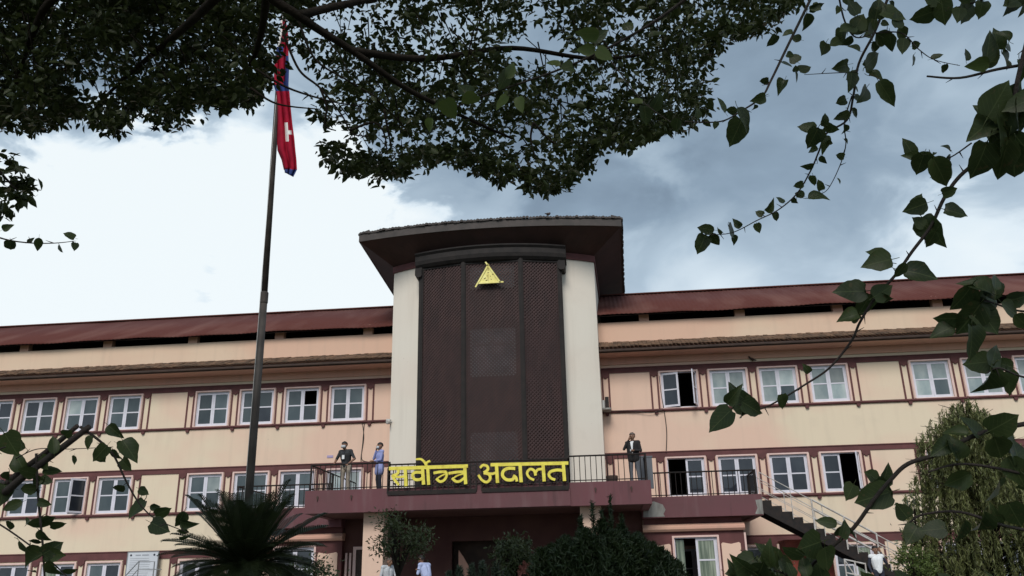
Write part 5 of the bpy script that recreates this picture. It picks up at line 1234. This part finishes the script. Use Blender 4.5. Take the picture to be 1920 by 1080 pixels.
# ------------------------------------------------------------------ people
def cap_mesh(mb, a, b, ra, rb, n=10):
    a = Vector(a); b = Vector(b); d = b-a; L_ = d.length
    if L_ < 1e-5: d = Vector((0, 0, 1e-3)); b = a+d; L_ = d.length
    d = d/L_; pts = []; rad = []
    for k in range(4): t_ = math.pi/2*(1-k/3); pts.append(a - d*ra*math.sin(t_)); rad.append(max(ra*math.cos(t_), 0.001))
    for k in range(4): t_ = math.pi/2*(k/3); pts.append(b + d*rb*math.sin(t_)); rad.append(max(rb*math.cos(t_), 0.001))
    mb.tube(pts, rad, n)
def person(label, base, face, h, look, pose, extras=()):
    """base: feet position; face: heading in degrees (0 = towards the camera, 90 = to its own left ... +x); pose: joint positions in body space
       (x right hand side of the picture when facing the camera, y away from the viewer is negative front)"""
    s_ = h/1.72
    J = dict(hip=(0, 0, .93), waist=(0, 0, 1.08), chest=(0, .0, 1.30), neck=(0, .0, 1.47), head=(0, -.015, 1.60),
             shL=(.185, 0, 1.405), shR=(-.185, 0, 1.405), elL=(.25, .02, 1.13), elR=(-.25, .02, 1.13), haL=(.25, -.08, .88), haR=(-.25, -.08, .88),
             hpL=(.095, 0, .92), hpR=(-.095, 0, .92), knL=(.105, -.03, .50), knR=(-.105, -.03, .50), anL=(.11, .02, .09), anR=(-.11, .02, .09), toL=(.135, -.16, .035), toR=(-.135, -.16, .035))
    J.update(pose); J = {k: Vector(v) for k, v in J.items()}
    top, arm, bot, shoe = look['top'], look.get('arm', look['top']), look['bottom'], 'shoe'
    caps = []
    def C(a, b, ra, rb, m_): caps.append((Vector(a), Vector(b), ra, rb, m_))
    tw_ = look.get('bulk', 1.0)
    C(J['hip'] + Vector((-.07, 0, 0)), J['hip'] + Vector((.07, 0, 0)), .115*tw_, .115*tw_, bot if not look.get('long') else top)
    C(J['hip'] + Vector((0, 0, .04)), J['waist'], .135*tw_, .128*tw_, top)
    C(J['waist'] + Vector((-.035, 0, 0)), J['chest'] + Vector((-.07, 0, 0)), .12*tw_, .125*tw_, top); C(J['waist'] + Vector((.035, 0, 0)), J['chest'] + Vector((.07, 0, 0)), .12*tw_, .125*tw_, top)
    C(J['shL'], J['shR'], .075, .075, top); C(J['chest'], J['neck'] - Vector((0, 0, .04)), .10, .06, top)
    C(J['neck'] - Vector((0, 0, .03)), J['head'] - Vector((0, 0, .04)), .052, .052, 'skin')
    hd = J['head']; C(hd + Vector((0, .01, .035)), hd + Vector((0, -.005, -.005)), .092, .088, 'skin'); C(hd + Vector((0, -.035, -.055)), hd + Vector((0, -.03, -.075)), .056, .046, 'skin')
    C(hd + Vector((0, -.092, .0)), hd + Vector((0, -.112, -.028)), .012, .016, 'skin'); 
    for e in (-1, 1): C(hd + Vector((.088*e, .012, .012)), hd + Vector((.090*e, .016, -.022)), .016, .013, 'skin')
    for S__ in 'LR':
        sg_ = 1 if S__ == 'L' else -1
        C(J['sh'+S__], J['el'+S__], .062, .046, arm)
        e_, w_ = J['el'+S__], J['ha'+S__]
        fm = look.get('fore', arm); C(e_, e_.lerp(w_, .93), .044, .030, fm)
        dr = (w_-e_).normalized(); sd__ = dr.cross(Vector((0, 1, 0.2))).normalized(); nn = sd__.cross(dr)
        C(w_, w_+dr*.07, .030, .034, 'skin')
        for k_, (o_, ln) in enumerate(((-.030, .062), (-.010, .072), (.010, .068), (.029, .054))):
            k0 = w_+dr*.085+sd__*o_; k1 = k0+dr*ln*.5-nn*.010; k2 = k1+dr*ln*.4-nn*.026
            C(k0, k1, .0105, .0095, 'skin'); C(k1, k2, .0095, .008, 'skin')
        C(w_+dr*.02+sd__*.03*sg_, w_+dr*.06+sd__*.062*sg_, .012, .010, 'skin')
        hp, kn, an, to = (J[q+S__] for q in ('hp', 'kn', 'an', 'to'))
        C(hp, kn, .092*tw_, .066, bot); C(kn, an, .062, .048, bot); C(an, an.lerp(to, .35)-Vector((0, 0, .02)), .046, .045, shoe); C(an-Vector((0, 0, .045)), to, .042, .038, shoe)
        if look.get('long'): C(J['hip'] + Vector((.06*sg_, 0, 0)), hp.lerp(kn, .42) + Vector((0, 0, 0)), .135, .125, top)
    if look.get('jacket'):
        for e in (-1, 1): C(J['waist']+Vector((.075*e, -.02, -.22)), J['chest']+Vector((.10*e, -.03, .04)), .115, .115, top)
    mb = MB()
    for a, b, ra, rb, m_ in caps: cap_mesh(mb, a, b, ra, rb)
    t_ = mb.build('tmp', 'skin'); md = t_.modifiers.new('r', 'REMESH'); md.mode = 'VOXEL'; md.voxel_size = 0.0115
    sm = t_.modifiers.new('s', 'SMOOTH'); sm.factor = 0.5; sm.iterations = 2
    dg = bpy.context.evaluated_depsgraph_get(); dg.update()
    me = bpy.data.meshes.new_from_object(t_.evaluated_get(dg)); bpy.data.objects.remove(t_)
    me.materials.clear(); names = sorted(set(c[4] for c in caps) | {'white_cloth'})
    for n_ in names: me.materials.append(M[n_])
    nf = len(me.polygons); cen = np.empty(nf*3, np.float32); me.polygons.foreach_get('center', cen); cen = cen.reshape(-1, 3)
    best = np.full(nf, 9.0); bi = np.zeros(nf, np.int32)
    for a, b, ra, rb, m_ in caps:
        a_ = np.array(a); d_ = np.array(b)-a_; L2 = d_@d_+1e-9; t__ = np.clip((cen-a_)@d_/L2, 0, 1)
        dd = np.linalg.norm(cen-a_-t__[:, None]*d_, axis=1)-(ra+(rb-ra)*t__); mk_ = dd < best; best[mk_] = dd[mk_]; bi[mk_] = names.index(m_)
    if look.get('shirt_v'):                  # open jacket front shows the shirt
        v = np.array(J['chest']); mk_ = (cen[:, 1] < -0.06) & (np.abs(cen[:, 0]-v[0]) < 0.055*np.clip((cen[:, 2]-1.02)/.42, 0, 1)) & (cen[:, 2] > 1.05) & (cen[:, 2] < 1.46); bi[mk_] = names.index('white_cloth')
    me.polygons.foreach_set('material_index', bi); me.polygons.foreach_set('use_smooth', [True]*nf)
    root_ = empty('person', base); root_.rotation_euler = (0, 0, R(face)); root_.scale = (s_,)*3; tag(root_, label, 'person')
    link('body', me, root_)
    # hair cap
    hb = bmesh.new(); bmesh.ops.create_uvsphere(hb, u_segments=18, v_segments=12, radius=0.104)
    for v in list(hb.verts):
        if v.co.z < 0.015 and v.co.y < 0.02 or v.co.z < -0.05: hb.verts.remove(v)
    for v in hb.verts: v.co = Vector((v.co.x*.98, v.co.y*1.06, v.co.z*1.02)) + Vector((0, .012, .04)) + hd + Vector((0, 0, 0.004*math.sin(v.co.x*90)))
    hm = bpy.data.meshes.new('hair'); hb.to_mesh(hm); hb.free(); hm.materials.append(M[look.get('hair', 'hair')]); ho = link('hair', hm, root_); sm_ = ho.modifiers.new('t', 'SOLIDIFY'); sm_.thickness = .012
    ey = MB()
    for e in (-1, 1): ey.box(hd.x+.034*e-.013, hd.x+.034*e+.013, hd.y-.092, hd.y-.082, hd.z+.012, hd.z+.024)
    ey.build('eyes', 'hair', root_)
    if 'mask' in extras:
        mk2 = MB(); q = []
        for i in range(7):
            a = R(-62+124*i/6)
            for j, (rr_, zz) in enumerate(((.098, .0), (.112, -.035), (.098, -.082))): mk2.v.append((hd.x+rr_*math.sin(a)*.86, hd.y-.006-rr_*math.cos(a)*1.05, hd.z+zz))
        for i in range(6):
            for j in range(2): mk2.f.append((i*3+j, i*3+3+j, i*3+4+j, i*3+j+1))
        mk2.mi = [0]*len(mk2.f); o = mk2.build('face_mask', 'offwhite_cloth', root_, smooth=True); o.modifiers.new('t', 'SOLIDIFY').thickness = .006
    else:
        MB().box(hd.x-.024, hd.x+.024, hd.y-.090, hd.y-.078, hd.z-.062, hd.z-.054).build('mouth', 'brown_mark', root_)
    if 'badge' in extras:
        q = MB(); c_ = J['chest']; q.box(c_.x-.045, c_.x+.045, c_.y-.150, c_.y-.140, 1.14, 1.27); q.build('identity_badge', 'white_cloth', root_)
        q = MB(); q.tube([(c_.x, c_.y-.146, 1.27), (c_.x-.05, c_.y-.10, 1.44)], .006, 4); q.tube([(c_.x, c_.y-.146, 1.27), (c_.x+.05, c_.y-.10, 1.44)], .006, 4); q.build('lanyard', 'navy', root_)
    return root_
def stand(px, Y): p = aty(px, 900, Y); return p.x
DK = 4.62
x1 = aty(648, 870, 27.42).x
person('man in charcoal tee and khaki trousers with badge, leaning on the balcony rail', (x1, 27.48, DK), -14, 1.72, dict(top='tee_dark', arm='tee_dark', fore='skin', bottom='khaki', bulk=1.08),
       dict(elL=(.34, -.06, 1.15), haL=(.26, -.26, .98), elR=(-.34, -.06, 1.15), haR=(-.30, -.26, .98), chest=(0, -.06, 1.30), neck=(0, -.09, 1.46), head=(-.02, -.13, 1.585), shL=(.19, -.06, 1.40), shR=(-.19, -.06, 1.40)), ('mask', 'badge'))
x2 = aty(711, 880, 27.5).x
person('man in long pale blue shirt and dark trousers phoning beside the sign', (x2, 27.55, DK), -55, 1.66, dict(top='blue_cloth', bottom='navy', long=True, bulk=.92),
       dict(elR=(-.27, -.12, 1.22), haR=(-.10, -.10, 1.50), elL=(.22, -.06, 1.12), haL=(.05, -.22, 1.10)), ('mask',))
x3 = aty(1189, 870, 27.5).x
person('man in black jacket and white shirt holding a hand to his face on the balcony', (x3, 27.55, DK), -18, 1.68, dict(top='black_cloth', bottom='grey_cloth', hair='hair_grey', jacket=True, shirt_v=True),
       dict(elR=(-.27, -.12, 1.20), haR=(-.09, -.13, 1.49), elL=(.27, -.05, 1.12), haL=(.08, -.22, 1.12), anL=(.15, .02, .09), toL=(.18, -.15, .035), knL=(.13, -.02, .5)))
x4 = aty(800, 1060, 25.6).x
person('man in light blue shirt with bowed head at the entrance', (x4, 25.6, TZ), -120, 1.64, dict(top='shirt_blue', bottom='navy', bulk=1.1),
       dict(chest=(0, -.08, 1.29), neck=(0, -.15, 1.44), head=(0, -.23, 1.54), shL=(.19, -.09, 1.39), shR=(-.19, -.09, 1.39), elL=(.26, -.12, 1.14), haL=(.06, -.28, 1.22), elR=(-.26, -.12, 1.14), haR=(-.06, -.30, 1.24)))
x5 = aty(727, 1070, 25.9).x
person('person in pale grey top beside the entrance column', (x5, 25.9, TZ), 50, 1.58, dict(top='offwhite_cloth', bottom='grey_cloth', hair='hair_grey', bulk=1.05),
       dict(neck=(0, -.06, 1.45), head=(0, -.10, 1.56), haL=(.12, -.24, 1.12), elL=(.26, -.05, 1.15)))
x6 = aty(1642, 1040, 29.1).x
person('person in white top and navy sleeves standing at the foot of the outside staircase', (x6, 29.1, TZ), 10, 1.67, dict(top='white_cloth', arm='navy', bottom='navy', bulk=1.05),
       dict(elL=(.32, .02, 1.2), haL=(.20, .06, 1.55), elR=(-.27, .02, 1.13), haR=(-.24, -.06, .90)))

# ------------------------------------------------------------------ small things
def bird(base, s_, face, label):
    o = empty('bird', base); o.rotation_euler = (0, 0, R(face)); o.scale = (s_,)*3; tag(o, label, 'bird')
    mb = MB(); cap_mesh(mb, (0, 0, .10), (.14, 0, .16), .07, .055, 8); cap_mesh(mb, (.17, 0, .21), (.19, 0, .22), .042, .036, 8); cap_mesh(mb, (-.06, 0, .09), (-.24, 0, .04), .04, .016, 6); cap_mesh(mb, (.22, 0, .22), (.26, 0, .21), .014, .004, 5)
    mb.build('body', 'gutter', o, smooth=True)
    for y in (-.03, .03): MB().tube([(.03, y, -.02), (.03, y, .07)], .008, 4).build('leg', 'brown_mark', o)
p = aty(1412, 676, D-0.03); bird((p.x, D-0.03, 9.665), 0.8, 200, 'small dark bird perched on the maroon window header')
p = aty(1027, 405, 29.6); bird((p.x, 29.62, 14.99), 0.8, 60, 'small dark bird perched on the tower eave')
pt = aty(1147, 892, 28.0)
q = MB(); q.tube([(pt.x, 27.75, DK), (pt.x, 27.75, DK+0.02), (pt.x, 27.75, DK+0.34), (pt.x, 27.75, DK+0.38)], [0.13, 0.15, 0.20, 0.19], 12)
tag(q.build('plant_pot', 'gutter'), 'small dark pot standing on the balcony floor behind the rail', 'pot')
q = MB(); pb = aty(1206, 880, 28.3); q.box(pb.x-0.12, pb.x+0.30, 28.25, 28.32, DK, DK+1.0); q.box(pb.x-0.14, pb.x+0.32, 28.235, 28.335, DK+1.0, DK+1.04)
tag(q.build('grey_board', 'grey_cloth'), 'grey upright board behind the man in the black jacket', 'board')
